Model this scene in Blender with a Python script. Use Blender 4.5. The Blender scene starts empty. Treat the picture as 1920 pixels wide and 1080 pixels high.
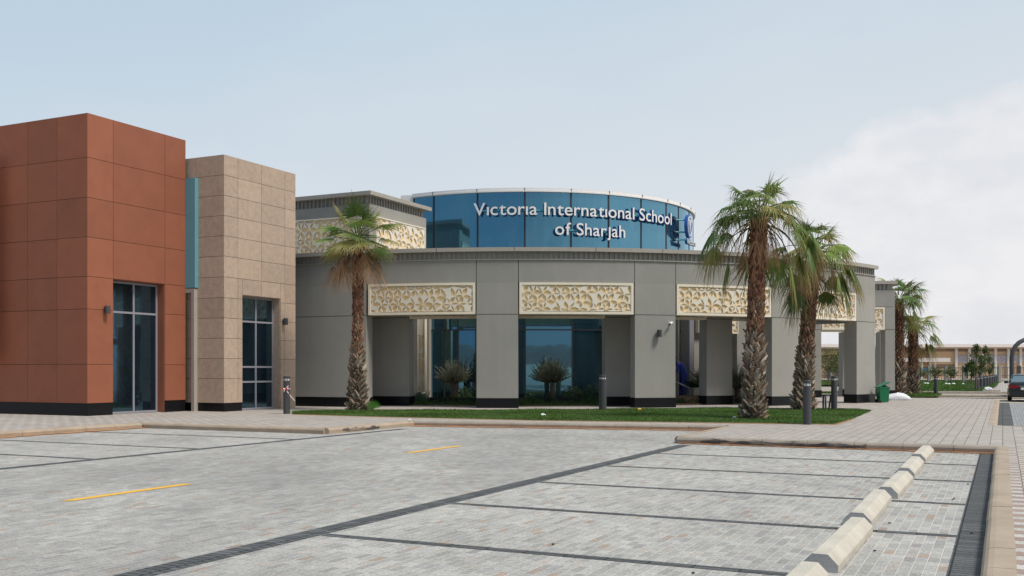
import bpy, math, random
import numpy as np
from mathutils import Vector, Matrix
from mathutils.bvhtree import BVHTree
R_ = math.radians
sc = bpy.context.scene
COL = sc.collection
# ------------------------------------------------------------ camera
F = 1906.0; HY = 693.0; EYE = 1.7; PV = 0.15
cd = bpy.data.cameras.new('camera'); cam = bpy.data.objects.new('camera', cd); COL.objects.link(cam)
cam.location = (0, 0, EYE); cam.rotation_euler = (R_(90), 0, 0)
cd.sensor_width = 36; cd.lens = F/1920*36; cd.shift_y = (HY-540)/1920
cd.clip_start = 0.1; cd.clip_end = 6000
sc.camera = cam
# ------------------------------------------------------------ world
SUN_EL, SUN_AZ = R_(57), R_(124)      # azimuth clockwise from +Y
w = bpy.data.worlds.new('World'); sc.world = w; w.use_nodes = True
nt = w.node_tree; nt.nodes.clear()
def N(t, nt, **k):
    n = nt.nodes.new(t)
    for a, b in k.items(): setattr(n, a, b)
    return n
def mth(nt, op, a, b=None, c=None, clamp=False):
    n = N('ShaderNodeMath', nt, operation=op); n.use_clamp = clamp
    for i, x in enumerate((a, b, c)):
        if x is None: continue
        if isinstance(x, (int, float)): n.inputs[i].default_value = x
        else: nt.links.new(x, n.inputs[i])
    return n.outputs[0]
def mix(nt, f, a, b, mode='MIX'):
    n = N('ShaderNodeMix', nt, data_type='RGBA', blend_type=mode)
    for i, x in ((0, f), (6, a), (7, b)):
        if isinstance(x, (int, float)): n.inputs[i].default_value = x
        elif isinstance(x, (tuple, list)): n.inputs[i].default_value = (*x[:3], 1)
        else: nt.links.new(x, n.inputs[i])
    return n.outputs[2]
def vmath(nt, op, a, b=None):
    n = N('ShaderNodeVectorMath', nt, operation=op)
    for i, x in enumerate((a, b)):
        if x is None: continue
        if isinstance(x, (tuple, list, Vector)): n.inputs[i].default_value = x
        else: nt.links.new(x, n.inputs[i])
    return n
def ramp(nt, f, stops, interp='LINEAR'):
    n = N('ShaderNodeValToRGB', nt); cr = n.color_ramp; cr.interpolation = interp
    while len(cr.elements) < len(stops): cr.elements.new(0.5)
    for e, (p, c) in zip(cr.elements, stops):
        e.position = p; e.color = (*c, 1) if len(c) == 3 else c
    nt.links.new(f, n.inputs[0]); return n.outputs[0]
sky = N('ShaderNodeTexSky', nt, sky_type='NISHITA'); sky.sun_disc = False
sky.sun_elevation = SUN_EL; sky.sun_rotation = SUN_AZ
sky.air_density = 1.0; sky.dust_density = 3.0; sky.ozone_density = 1.0
tc = N('ShaderNodeTexCoord', nt)
dirn = vmath(nt, 'NORMALIZE', tc.outputs['Generated']).outputs[0]
sep = N('ShaderNodeSeparateXYZ', nt); nt.links.new(dirn, sep.inputs[0])
skyc = mix(nt, 1.0, sky.outputs[0], (0.085, 0.085, 0.085), 'MULTIPLY')
el = mth(nt, 'ARCTAN2', sep.outputs[2], mth(nt, 'POWER', mth(nt, 'ADD', mth(nt, 'MULTIPLY', sep.outputs[0], sep.outputs[0]), mth(nt, 'MULTIPLY', sep.outputs[1], sep.outputs[1])), 0.5))
az = mth(nt, 'ARCTAN2', sep.outputs[0], sep.outputs[1])
# thin veil of haze: whiter towards the horizon and towards the east (right)
hz = ramp(nt, mth(nt, 'ADD', mth(nt, 'MULTIPLY', el, 1.6), mth(nt, 'MULTIPLY', az, -0.28), clamp=True),
          [(0.0, (0.745, 0.75, 0.775)), (0.2, (0.685, 0.73, 0.775)), (0.6, (0.51, 0.63, 0.735)), (1.0, (0.47, 0.60, 0.73))])
base = mix(nt, 0.93, skyc, hz)
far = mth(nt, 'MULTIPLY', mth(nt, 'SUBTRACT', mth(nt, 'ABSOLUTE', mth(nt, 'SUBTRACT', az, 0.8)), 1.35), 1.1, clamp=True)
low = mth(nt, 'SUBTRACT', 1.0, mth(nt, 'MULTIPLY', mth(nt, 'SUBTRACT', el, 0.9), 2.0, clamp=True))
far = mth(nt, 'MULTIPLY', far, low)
noi = N('ShaderNodeTexNoise', nt); noi.inputs['Scale'].default_value = 9; noi.inputs['Detail'].default_value = 9; noi.inputs['Roughness'].default_value = 0.6
nt.links.new(dirn, noi.inputs['Vector'])
noi2 = N('ShaderNodeTexNoise', nt); noi2.inputs['Scale'].default_value = 2.2; noi2.inputs['Detail'].default_value = 5
nt.links.new(vmath(nt, 'MULTIPLY', dirn, (1, 1, 2.6)).outputs[0], noi2.inputs['Vector'])
cl = None
for px, py, r in ((1900, 410, 0.118), (1760, 430, 0.108), (1640, 450, 0.085), (1540, 480, 0.085), (2150, 430, 0.13), (2450, 480, 0.15), (1820, 560, 0.13)):
    dv = Vector(((px-960)/F, 1, (HY-py)/F)).normalized()
    dist = vmath(nt, 'DISTANCE', dirn, dv).outputs['Value']
    v = mth(nt, 'SUBTRACT', r, dist)
    cl = v if cl is None else mth(nt, 'MAXIMUM', cl, v)
cl = mth(nt, 'ADD', cl, mth(nt, 'MULTIPLY', mth(nt, 'SUBTRACT', noi.outputs[0], 0.5), 0.07))
cm = mth(nt, 'MULTIPLY', mth(nt, 'ADD', cl, 0.004), 60, clamp=True)
cm = mth(nt, 'MULTIPLY', cm, 0.62)
noi3 = N('ShaderNodeTexNoise', nt); noi3.inputs['Scale'].default_value = 14; noi3.inputs['Detail'].default_value = 8; noi3.inputs['Roughness'].default_value = 0.55
nt.links.new(vmath(nt, 'MULTIPLY', dirn, (1, 1, 1.8)).outputs[0], noi3.inputs['Vector'])
ccol = ramp(nt, noi3.outputs[0], [(0.35, (0.715, 0.725, 0.76)), (0.62, (0.83, 0.82, 0.83))])
c1 = mix(nt, mth(nt, 'MULTIPLY', cm, 1.25), base, ccol)
wisp = mth(nt, 'MULTIPLY', mth(nt, 'SUBTRACT', noi2.outputs[0], 0.48), 2.2, clamp=True)
c2 = mix(nt, mth(nt, 'MULTIPLY', wisp, 0.45), c1, (0.74, 0.77, 0.80))
bg = N('ShaderNodeBackground', nt); bg.inputs[1].default_value = 1.0
c3 = mix(nt, far, c2, mix(nt, 1.0, c2, (0.46, 0.53, 0.60), 'MULTIPLY'))  # unseen sky behind and to the left dimmed, to darken left faces and glass
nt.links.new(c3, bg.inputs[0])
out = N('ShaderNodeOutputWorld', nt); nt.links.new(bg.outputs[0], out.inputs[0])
# ------------------------------------------------------------ sun
sl = bpy.data.lights.new('sun', 'SUN'); sl.energy = 2.9; sl.angle = R_(15); sl.color = (1.0, 0.93, 0.83)
so = bpy.data.objects.new('sun', sl); COL.objects.link(so); so.location = (20, -10, 40)
sd = Vector((math.sin(SUN_AZ)*math.cos(SUN_EL), math.cos(SUN_AZ)*math.cos(SUN_EL), math.sin(SUN_EL)))
so.rotation_euler = sd.to_track_quat('Z', 'Y').to_euler()
vs = sc.view_settings; vs.view_transform = 'Standard'; vs.look = 'None'; vs.exposure = 0.10; vs.gamma = 1
# ------------------------------------------------------------ helpers
ALPHA = math.atan(920/F)
U = Vector((math.sin(ALPHA), math.cos(ALPHA), 0)); V = Vector((math.cos(ALPHA), -math.sin(ALPHA), 0)); Z = Vector((0, 0, 1))
def ST(s, t, z=0): return U*s + V*t + Z*z
def PX(x, y, d): return Vector(((x-960)/F*d, d, EYE+(HY-y)/F*d))
def GP(x, y, h=PV):
    d = (EYE-h)*F/(y-HY); return Vector(((x-960)/F*d, d, h))
def lerp(a, b, t): return a+(b-a)*t
ROOT = {}
def thing(name, loc, label, cat, group=None):
    o = bpy.data.objects.new(name, None); COL.objects.link(o); o.location = loc; o.empty_display_size = 0.3
    o['label'] = label; o['category'] = cat
    if group: o['group'] = group
    ROOT[o] = Vector(loc); return o
def tag(o, label, cat, group=None):
    o['label'] = label; o['category'] = cat
    if group: o['group'] = group
    return o
class MB:
    def __init__(s): s.v = []; s.f = []; s.c = None; s.sm = None
    def add(s, vs, fs, col=None):
        n = len(s.v); s.v += [tuple(x) for x in vs]; s.f += [tuple(i+n for i in f) for f in fs]
        if col is not None:
            if s.c is None: s.c = []
            s.c += [col]*len(vs)
        return s
    def box(s, p, a, b, c, col=None):
        p, a, b, c = map(Vector, (p, a, b, c))
        vs = [p, p+a, p+a+b, p+b, p+c, p+a+c, p+a+b+c, p+b+c]
        fs = [(0, 3, 2, 1), (4, 5, 6, 7), (0, 1, 5, 4), (1, 2, 6, 5), (2, 3, 7, 6), (3, 0, 4, 7)]
        if a.cross(b).dot(c) < 0: fs = [f[::-1] for f in fs]
        return s.add(vs, fs, col)
    def cbox(s, c, sx, sy, sz, rz=0, col=None):
        m = Matrix.Rotation(rz, 3, 'Z'); a = m@Vector((sx, 0, 0)); b = m@Vector((0, sy, 0)); cc = Vector((0, 0, sz))
        return s.box(Vector(c)-a/2-b/2-cc/2, a, b, cc, col)
    def prism(s, pts, ext, col=None):
        n = len(pts); pts = [Vector(p) for p in pts]; ext = Vector(ext)
        vs = pts+[p+ext for p in pts]
        fs = [tuple(range(n))[::-1], tuple(range(n, 2*n))]+[(i, (i+1) % n, (i+1) % n+n, i+n) for i in range(n)]
        nr = Vector((0, 0, 0))
        for i in range(n): nr += pts[i].cross(pts[(i+1) % n])
        if nr.dot(ext) < 0: fs = [f[::-1] for f in fs]
        return s.add(vs, fs, col)
    def tube(s, pts, rads, n=8, col=None, cap=True):
        pts = [Vector(p) for p in pts]
        if isinstance(rads, (int, float)): rads = [rads]*len(pts)
        vs = []; up = None
        for i, p in enumerate(pts):
            d = (pts[min(i+1, len(pts)-1)]-pts[max(i-1, 0)]).normalized()
            if up is None: up = Vector((0, 0, 1)) if abs(d.z) < 0.9 else Vector((1, 0, 0))
            a = d.cross(up).normalized(); up = a.cross(d).normalized(); 
            for k in range(n):
                g = 2*math.pi*k/n; vs.append(p+(a*math.cos(g)+up*math.sin(g))*rads[i])
        fs = []
        for i in range(len(pts)-1):
            for k in range(n):
                fs.append((i*n+k, i*n+(k+1) % n, (i+1)*n+(k+1) % n, (i+1)*n+k))
        if cap: fs += [tuple(range(n))[::-1], tuple(range((len(pts)-1)*n, len(pts)*n))]
        return s.add(vs, fs, col)
    def lathe(s, c, prof, n=20, col=None):
        c = Vector(c); vs = []
        for r, z in prof:
            for k in range(n):
                g = 2*math.pi*k/n; vs.append(c+Vector((r*math.cos(g), r*math.sin(g), z)))
        fs = []
        for i in range(len(prof)-1):
            for k in range(n): fs.append((i*n+k, i*n+(k+1) % n, (i+1)*n+(k+1) % n, (i+1)*n+k))
        fs += [tuple(range(n))[::-1], tuple(range((len(prof)-1)*n, len(prof)*n))]
        return s.add(vs, fs, col)
    def build(s, name, m, parent=None, loc=None, smooth=False, bevel=0, structure=False, kind=None):
        me = bpy.data.meshes.new(name)
        if parent is not None:
            root = parent
            while root.parent is not None: root = root.parent
            off = ROOT.get(root, Vector((0, 0, 0)))
        else:
            if loc is None:
                a = np.array(s.v); off = Vector((float((a[:, 0].min()+a[:, 0].max())/2), float((a[:, 1].min()+a[:, 1].max())/2), float(a[:, 2].min())))
            else: off = Vector(loc)
        a = np.array(s.v, dtype=np.float64)-np.array(off)
        me.from_pydata([tuple(x) for x in a], [], s.f)
        me.materials.append(m)
        if s.c is not None:
            at = me.color_attributes.new('Col', 'FLOAT_COLOR', 'POINT')
            arr = np.ones((len(s.v), 4), dtype=np.float32); arr[:, :3] = np.array(s.c, dtype=np.float32)[:, :3]
            at.data.foreach_set('color', arr.ravel())
        if smooth: me.polygons.foreach_set('use_smooth', [True]*len(me.polygons))
        me.update()
        o = bpy.data.objects.new(name, me); COL.objects.link(o)
        if parent is not None: o.parent = parent
        else: o.location = off; ROOT[o] = off
        if bevel:
            md = o.modifiers.new('bev', 'BEVEL'); md.width = bevel; md.segments = 2; md.limit_method = 'ANGLE'
        if structure: o['kind'] = 'structure'
        if kind: o['kind'] = kind
        return o
def copy_thing(o, loc, label=None):
    r = o.copy(); COL.objects.link(r); r.location = loc; ROOT[r] = Vector(loc)
    if label: r['label'] = label
    for ch in o.children:
        c = ch.copy(); COL.objects.link(c); c.parent = r
        for g in ch.children:
            d = g.copy(); COL.objects.link(d); d.parent = c
    return r
# ------------------------------------------------------------ materials
def newmat(name):
    m = bpy.data.materials.new(name); m.use_nodes = True; t = m.node_tree; return m, t, t.nodes['Principled BSDF']
def mat(name, col, rough=0.8, nz=0.0, ns=3.0, bump=0.0, bs=60.0, metal=0.0, spec=0.4, island=0.0, vcol=False, streak=0.0, sheen=0, trans=0.0):
    m, t, b = newmat(name)
    b.inputs['Roughness'].default_value = rough; b.inputs['Metallic'].default_value = metal; b.inputs['Specular IOR Level'].default_value = spec
    tcn = N('ShaderNodeTexCoord', t); co = tcn.outputs['Object']
    if vcol:
        a = N('ShaderNodeAttribute', t, attribute_name='Col'); c = a.outputs['Color']
    else: 
        r = N('ShaderNodeRGB', t); r.outputs[0].default_value = (*col, 1); c = r.outputs[0]
    if nz:
        n = N('ShaderNodeTexNoise', t); n.inputs['Scale'].default_value = ns; n.inputs['Detail'].default_value = 6; n.inputs['Roughness'].default_value = 0.65
        t.links.new(co, n.inputs['Vector'])
        f = mth(t, 'ADD', mth(t, 'MULTIPLY', mth(t, 'SUBTRACT', n.outputs[0], 0.5), nz*2.6), 1.0)
        cx = N('ShaderNodeCombineXYZ', t)
        for i in range(3): t.links.new(f, cx.inputs[i])
        c = mix(t, 1.0, c, cx.outputs[0], 'MULTIPLY')
    if streak:
        mp = N('ShaderNodeMapping', t); mp.inputs['Scale'].default_value = (1.6, 1.6, 0.12); t.links.new(co, mp.inputs[0])
        n = N('ShaderNodeTexNoise', t); n.inputs['Scale'].default_value = 2.0; n.inputs['Detail'].default_value = 7; n.inputs['Roughness'].default_value = 0.7; t.links.new(mp.outputs[0], n.inputs['Vector'])
        f = mth(t, 'ADD', mth(t, 'MULTIPLY', mth(t, 'SUBTRACT', n.outputs[0], 0.5), streak*2.6), 1.0)
        cx = N('ShaderNodeCombineXYZ', t)
        for i in range(3): t.links.new(f, cx.inputs[i])
        c = mix(t, 1.0, c, cx.outputs[0], 'MULTIPLY')
    if island:
        g = N('ShaderNodeNewGeometry', t)
        f = mth(t, 'ADD', mth(t, 'MULTIPLY', mth(t, 'SUBTRACT', g.outputs['Random Per Island'], 0.5), island*2), 1.0)
        cx = N('ShaderNodeCombineXYZ', t)
        for i in range(3): t.links.new(f, cx.inputs[i])
        c = mix(t, 1.0, c, cx.outputs[0], 'MULTIPLY')
    t.links.new(c, b.inputs['Base Color'])
    if bump:
        n = N('ShaderNodeTexNoise', t); n.inputs['Scale'].default_value = bs; n.inputs['Detail'].default_value = 5
        t.links.new(co, n.inputs['Vector'])
        bp = N('ShaderNodeBump', t); bp.inputs['Strength'].default_value = bump; bp.inputs['Distance'].default_value = 0.02
        t.links.new(n.outputs[0], bp.inputs['Height']); t.links.new(bp.outputs[0], b.inputs['Normal'])
    if trans:
        tr = N('ShaderNodeBsdfTranslucent', t); t.links.new(c, tr.inputs[0])
        ms = N('ShaderNodeMixShader', t); ms.inputs[0].default_value = trans
        t.links.new(b.outputs[0], ms.inputs[1]); t.links.new(tr.outputs[0], ms.inputs[2])
        t.links.new(ms.outputs[0], t.nodes['Material Output'].inputs[0])
    return m
def paver(name, bw, bh, stops, joint, jw=0.006, checker=None, wear=0.12, bumpd=0.004, rot=0.0, offs=0.5, jmix=1.0, patch=None, jrow=None, lane=None):
    """paving stones laid along the street grid: rows run along U (bw long), bh wide"""
    m, t, b = newmat(name)
    b.inputs['Roughness'].default_value = 0.9; b.inputs['Specular IOR Level'].default_value = 0.2
    g = N('ShaderNodeNewGeometry', t)
    s = vmath(t, 'DOT_PRODUCT', g.outputs['Position'], tuple(U)).outputs['Value']
    q = vmath(t, 'DOT_PRODUCT', g.outputs['Position'], tuple(V)).outputs['Value']
    if rot: s, q = q, s
    yy = mth(t, 'DIVIDE', q, bh); row = mth(t, 'FLOOR', yy); fy = mth(t, 'SUBTRACT', yy, row)
    # random shift of every row and random half bricks
    rn = N('ShaderNodeTexWhiteNoise', t, noise_dimensions='1D'); t.links.new(row, rn.inputs['W'])
    sh = mth(t, 'MULTIPLY', mth(t, 'FLOOR', mth(t, 'MULTIPLY', rn.outputs[0], 4)), 0.25) if offs < 0 else mth(t, 'MULTIPLY', mth(t, 'MODULO', row, 2), offs)
    xx = mth(t, 'ADD', mth(t, 'DIVIDE', s, bw), sh); colm = mth(t, 'FLOOR', xx); fx = mth(t, 'SUBTRACT', xx, colm)
    cx = N('ShaderNodeCombineXYZ', t); t.links.new(row, cx.inputs[0]); t.links.new(colm, cx.inputs[1])
    wn = N('ShaderNodeTexWhiteNoise', t, noise_dimensions='3D'); t.links.new(cx.outputs[0], wn.inputs['Vector'])
    c = ramp(t, wn.outputs['Value'], stops, 'CONSTANT')
    if checker:
        par = mth(t, 'MODULO', mth(t, 'ABSOLUTE', mth(t, 'ADD', row if checker[1] else colm, mth(t, 'MULTIPLY', row, 1.0) if not checker[1] else colm)), 2)
        c = mix(t, mth(t, 'MULTIPLY', par, checker[2]), c, checker[0])
    ax = mth(t, 'MULTIPLY', mth(t, 'MINIMUM', fx, mth(t, 'SUBTRACT', 1, fx)), bw)
    ay = mth(t, 'MULTIPLY', mth(t, 'MINIMUM', fy, mth(t, 'SUBTRACT', 1, fy)), bh)
    ed = mth(t, 'MINIMUM', ax, ay)
    jm = mth(t, 'SUBTRACT', 1, mth(t, 'DIVIDE', ed, jw), clamp=True)
    jm = mth(t, 'MULTIPLY', mth(t, 'MULTIPLY', jm, 1.6, clamp=True), jmix)
    n = N('ShaderNodeTexNoise', t); n.inputs['Scale'].default_value = 0.55; n.inputs['Detail'].default_value = 8; n.inputs['Roughness'].default_value = 0.7
    n2 = N('ShaderNodeTexNoise', t); n2.inputs['Scale'].default_value = 45; n2.inputs['Detail'].default_value = 3
    n5 = N('ShaderNodeTexNoise', t); n5.inputs['Scale'].default_value = 26; n5.inputs['Detail'].default_value = 6; n5.inputs['Roughness'].default_value = 0.85
    t.links.new(g.outputs['Position'], n5.inputs['Vector'])
    t.links.new(g.outputs['Position'], n.inputs['Vector']); t.links.new(g.outputs['Position'], n2.inputs['Vector'])
    f = mth(t, 'ADD', mth(t, 'MULTIPLY', mth(t, 'SUBTRACT', n.outputs[0], 0.5), wear*2.5), mth(t, 'ADD', mth(t, 'ADD', mth(t, 'MULTIPLY', mth(t, 'SUBTRACT', n2.outputs[0], 0.5), 1.1), mth(t, 'MULTIPLY', mth(t, 'SUBTRACT', n5.outputs[0], 0.5), 1.6)), 1.0))
    fc = N('ShaderNodeCombineXYZ', t)
    for i in range(3): t.links.new(f, fc.inputs[i])
    if jrow:
        jr = mth(t, 'MULTIPLY', mth(t, 'SUBTRACT', 1, mth(t, 'DIVIDE', ay, jw), clamp=True), 1.3, clamp=True)
        c = mix(t, mth(t, 'MULTIPLY', jm, 0.8), c, joint); c = mix(t, jr, c, jrow)
    else: c = mix(t, jm, c, joint)
    c = mix(t, 1.0, c, fc.outputs[0], 'MULTIPLY')
    # per-stone brightness
    wb = N('ShaderNodeSeparateColor', t); t.links.new(wn.outputs['Color'], wb.inputs[0])
    f2 = mth(t, 'ADD', mth(t, 'MULTIPLY', mth(t, 'SUBTRACT', wb.outputs[1], 0.5), 0.16), 1.0)
    fc2 = N('ShaderNodeCombineXYZ', t)
    for i in range(3): t.links.new(f2, fc2.inputs[i])
    c = mix(t, 1.0, c, fc2.outputs[0], 'MULTIPLY')
    if patch:
        n3 = N('ShaderNodeTexNoise', t); n3.inputs['Scale'].default_value = 0.22; n3.inputs['Detail'].default_value = 9; n3.inputs['Roughness'].default_value = 0.72
        mp = N('ShaderNodeMapping', t); mp.inputs['Rotation'].default_value = (0, 0, ALPHA); mp.inputs['Scale'].default_value = (1.6, 0.7, 1)
        t.links.new(g.outputs['Position'], mp.inputs[0]); t.links.new(mp.outputs[0], n3.inputs['Vector'])
        nv = n3.outputs[0]
        if lane:   # the driving lane is more worn and dirtier than the bays
            ctr = (lane[0]+lane[1])/2; hw = (lane[1]-lane[0])/2
            lm = mth(t, 'MULTIPLY', mth(t, 'SUBTRACT', hw+0.3, mth(t, 'ABSOLUTE', mth(t, 'SUBTRACT', q, ctr))), 0.9, clamp=True)
            nv = mth(t, 'ADD', nv, mth(t, 'MULTIPLY', lm, 0.085))
        pf = mth(t, 'MULTIPLY', mth(t, 'SUBTRACT', nv, 0.50), 5, clamp=True)
        c = mix(t, mth(t, 'MULTIPLY', pf, patch[1]), c, patch[0])
    t.links.new(c, b.inputs['Base Color'])
    hgt = mth(t, 'SUBTRACT', 1.0, jm)
    hg = mth(t, 'ADD', hgt, mth(t, 'MULTIPLY', n2.outputs[0], 0.35))
    bp = N('ShaderNodeBump', t); bp.inputs['Strength'].default_value = 0.6; bp.inputs['Distance'].default_value = bumpd
    t.links.new(hg, bp.inputs['Height']); t.links.new(bp.outputs[0], b.inputs['Normal'])
    return m
def glassmat(name, tint, rough=0.03, dark=(0.01, 0.02, 0.03), wave=0.004, dust=0.3):
    m, t, b = newmat(name)
    gl = N('ShaderNodeBsdfGlossy', t); gl.inputs['Roughness'].default_value = rough; gl.inputs['Color'].default_value = (*tint, 1)
    b.inputs['Base Color'].default_value = (*dark, 1); b.inputs['Roughness'].default_value = 0.1; b.inputs['Specular IOR Level'].default_value = 0.5
    co = N('ShaderNodeTexCoord', t)
    n = N('ShaderNodeTexNoise', t); n.inputs['Scale'].default_value = 0.7; n.inputs['Detail'].default_value = 2; t.links.new(co.outputs['Object'], n.inputs['Vector'])
    bp = N('ShaderNodeBump', t); bp.inputs['Distance'].default_value = wave*2; bp.inputs['Strength'].default_value = 1
    t.links.new(n.outputs[0], bp.inputs['Height'])
    # dust film
    n2 = N('ShaderNodeTexNoise', t); n2.inputs['Scale'].default_value = 1.3; n2.inputs['Detail'].default_value = 8; n2.inputs['Roughness'].default_value = 0.7
    mp = N('ShaderNodeMapping', t); mp.inputs['Scale'].default_value = (1.5, 1.5, 0.35); t.links.new(co.outputs['Object'], mp.inputs[0]); t.links.new(mp.outputs[0], n2.inputs['Vector'])
    df = N('ShaderNodeBsdfDiffuse', t); df.inputs[0].default_value = (0.35, 0.42, 0.46, 1)
    t.links.new(bp.outputs[0], gl.inputs['Normal'])
    ad = N('ShaderNodeAddShader', t); t.links.new(gl.outputs[0], ad.inputs[0]); t.links.new(b.outputs[0], ad.inputs[1])
    ms = N('ShaderNodeMixShader', t)
    t.links.new(mth(t, 'MULTIPLY', mth(t, 'SUBTRACT', n2.outputs[0], 0.42), dust, clamp=True), ms.inputs[0])
    t.links.new(ad.outputs[0], ms.inputs[1]); t.links.new(df.outputs[0], ms.inputs[2])
    t.links.new(ms.outputs[0], t.nodes['Material Output'].inputs[0])
    return m
M = {}
M['lot'] = paver('parking_pavers', 0.2, 0.1, [(0, (0.385, 0.372, 0.348)), (0.4, (0.425, 0.41, 0.383)), (0.68, (0.335, 0.324, 0.305)), (0.87, (0.41, 0.372, 0.335)), (0.945, (0.36, 0.285, 0.235)), (0.972, (0.31, 0.30, 0.29))],
                 (0.21, 0.19, 0.165), jrow=(0.60, 0.57, 0.53), offs=-1, wear=0.24, patch=((0.20, 0.195, 0.188), 0.5), lane=(-15.3, -6.6))
M['band'] = paver('dark_band_pavers', 0.1, 0.4, [(0, (0.095, 0.098, 0.10)), (0.4, (0.11, 0.112, 0.115)), (0.8, (0.135, 0.137, 0.138))], (0.025, 0.027, 0.03), jw=0.012, wear=0.22)
M['walk'] = paver('pavement_pavers', 0.24, 0.2, [(0, (0.43, 0.40, 0.365)), (0.5, (0.46, 0.43, 0.39)), (0.85, (0.40, 0.365, 0.33))], (0.20, 0.165, 0.14),
                  jw=0.012, rot=1, offs=0.0, checker=((0.35, 0.285, 0.25), True, 0.5), wear=0.14)
M['stripe'] = paver('striped_pavers', 0.24, 0.21, [(0, (0.50, 0.47, 0.43)), (0.5, (0.47, 0.445, 0.41))], (0.2, 0.17, 0.15), jw=0.010, rot=1, offs=0.0, checker=((0.34, 0.25, 0.215), True, 1.0), wear=0.12)
M['road'] = paver('road_pavers', 0.2, 0.1, [(0, (0.29, 0.29, 0.295)), (0.5, (0.33, 0.33, 0.33)), (0.8, (0.25, 0.25, 0.255))], (0.15, 0.145, 0.14), offs=-1, wear=0.15)
M['sand'] = mat('desert_ground', (0.50, 0.42, 0.33), 0.95, nz=0.25, ns=0.3, bump=0.4, bs=4)
M['dirt'] = mat('planting_soil', (0.22, 0.12, 0.07), 0.95, nz=0.4, ns=4, bump=0.8, bs=20)
M['kerb'] = mat('kerb_concrete', (0.40, 0.315, 0.235), 0.85, nz=0.3, ns=1.5, bump=0.4, bs=70, streak=0)
M['kerbg'] = mat('grey_kerb_concrete', (0.34, 0.295, 0.245), 0.85, nz=0.35, ns=2, bump=0.4, bs=70)
M['grey'] = mat('grey_render', (0.335, 0.324, 0.295), 0.85, nz=0.12, ns=0.5, bump=0.5, bs=90, streak=0.045, island=0.035)
M['greyd'] = mat('grey_render_upper', (0.32, 0.311, 0.285), 0.85, nz=0.13, ns=0.5, bump=0.4, bs=90, streak=0.06, island=0.04)
M['cop'] = mat('cornice_metal', (0.38, 0.35, 0.31), 0.6, nz=0.08, ns=2, streak=0.1)
M['groove'] = mat('joint_shadow_gap', (0.05, 0.05, 0.05), 0.9)
M['plinth'] = mat('black_granite', (0.009, 0.009, 0.011), 0.3, nz=0.3, ns=40, spec=0.25)
M['cream'] = mat('cream_grc', (0.82, 0.74, 0.60), 0.75, nz=0.06, ns=3, bump=0.15, bs=80, streak=0.05)
M['lattice'] = mat('pale_grc_lattice', (0.80, 0.74, 0.63), 0.75, nz=0.08, ns=3, bump=0.15, bs=80)
M['yellow'] = mat('sand_yellow_backing', (0.93, 0.70, 0.38), 0.8, nz=0.08, ns=3)
M['rust'] = mat('rust_cladding', (0.30, 0.102, 0.055), 0.7, nz=0.16, ns=1.2, bump=0.3, bs=130, island=0.10)
M['beige'] = mat('beige_travertine', (0.475, 0.36, 0.28), 0.8, nz=0.24, ns=5, bump=0.9, bs=35, island=0.07)
M['teal'] = mat('teal_panel', (0.13, 0.33, 0.40), 0.5, nz=0.06, ns=2)
M['gdrum'] = glassmat('blue_drum_glass', (0.075, 0.245, 0.345), 0.05, (0.008, 0.03, 0.045), 0.004)
M['gdark'] = glassmat('dark_window_glass', (0.065, 0.20, 0.285), 0.02, (0.004, 0.010, 0.014), 0.0012, 0.12)
M['gdoor'] = glassmat('smoked_door_glass', (0.022, 0.075, 0.115), 0.02, (0.003, 0.008, 0.013), 0.0018, 0.06)
M['mull'] = mat('dark_mullion', (0.03, 0.032, 0.035), 0.5)
M['alu'] = mat('pale_window_frame', (0.28, 0.28, 0.32), 0.4)
M['white'] = mat('white_paint', (0.80, 0.79, 0.78), 0.5, nz=0.04, ns=6)
M['blue'] = mat('blue_sign_side', (0.02, 0.10, 0.36), 0.4)
M['bracket'] = mat('cyan_sign_bracket', (0.07, 0.36, 0.48), 0.5)
M['dgrey'] = mat('dark_grey_metal', (0.065, 0.065, 0.07), 0.45, nz=0.1, ns=8)
M['black'] = mat('black_plastic', (0.012, 0.012, 0.013), 0.5)
M['lens'] = mat('bollard_lens', (0.62, 0.62, 0.62), 0.3)
M['paint'] = mat('yellow_road_paint', (0.80, 0.44, 0.05), 0.7, nz=0.22, ns=14)
M['frond'] = mat('palm_frond', (0.1, 0.2, 0.05), 0.5, vcol=True, spec=0.35, trans=0.22)
M['trunk'] = mat('palm_trunk_bark', (0.2, 0.1, 0.06), 0.9, vcol=True, nz=0.35, ns=14, bump=0.8, bs=60)
M['leaf'] = mat('green_leaves', (0.06, 0.12, 0.03), 0.6, vcol=True, trans=0.2)
M['bark'] = mat('olive_bark', (0.16, 0.12, 0.09), 0.9, nz=0.3, ns=20, bump=0.8, bs=40)
M['grass'] = mat('lawn_grass', (0.05, 0.13, 0.02), 0.7, vcol=True, trans=0.25)
M['soilg'] = mat('lawn_base', (0.055, 0.10, 0.028), 0.95, nz=0.35, ns=3, bump=0.6, bs=40)
M['bin'] = mat('green_plastic', (0.012, 0.17, 0.075), 0.4, nz=0.06, ns=6)
M['bag'] = mat('white_sack', (0.72, 0.73, 0.76), 0.6, nz=0.1, ns=6, bump=0.6, bs=9)
M['stop'] = mat('cream_concrete', (0.53, 0.485, 0.41), 0.85, nz=0.34, ns=2.2, bump=0.5, bs=60)
M['stopend'] = mat('grey_end_concrete', (0.46, 0.45, 0.44), 0.9, nz=0.1, ns=10, bump=0.3, bs=60)  # end faces greyer and a little darker than the bar
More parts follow.
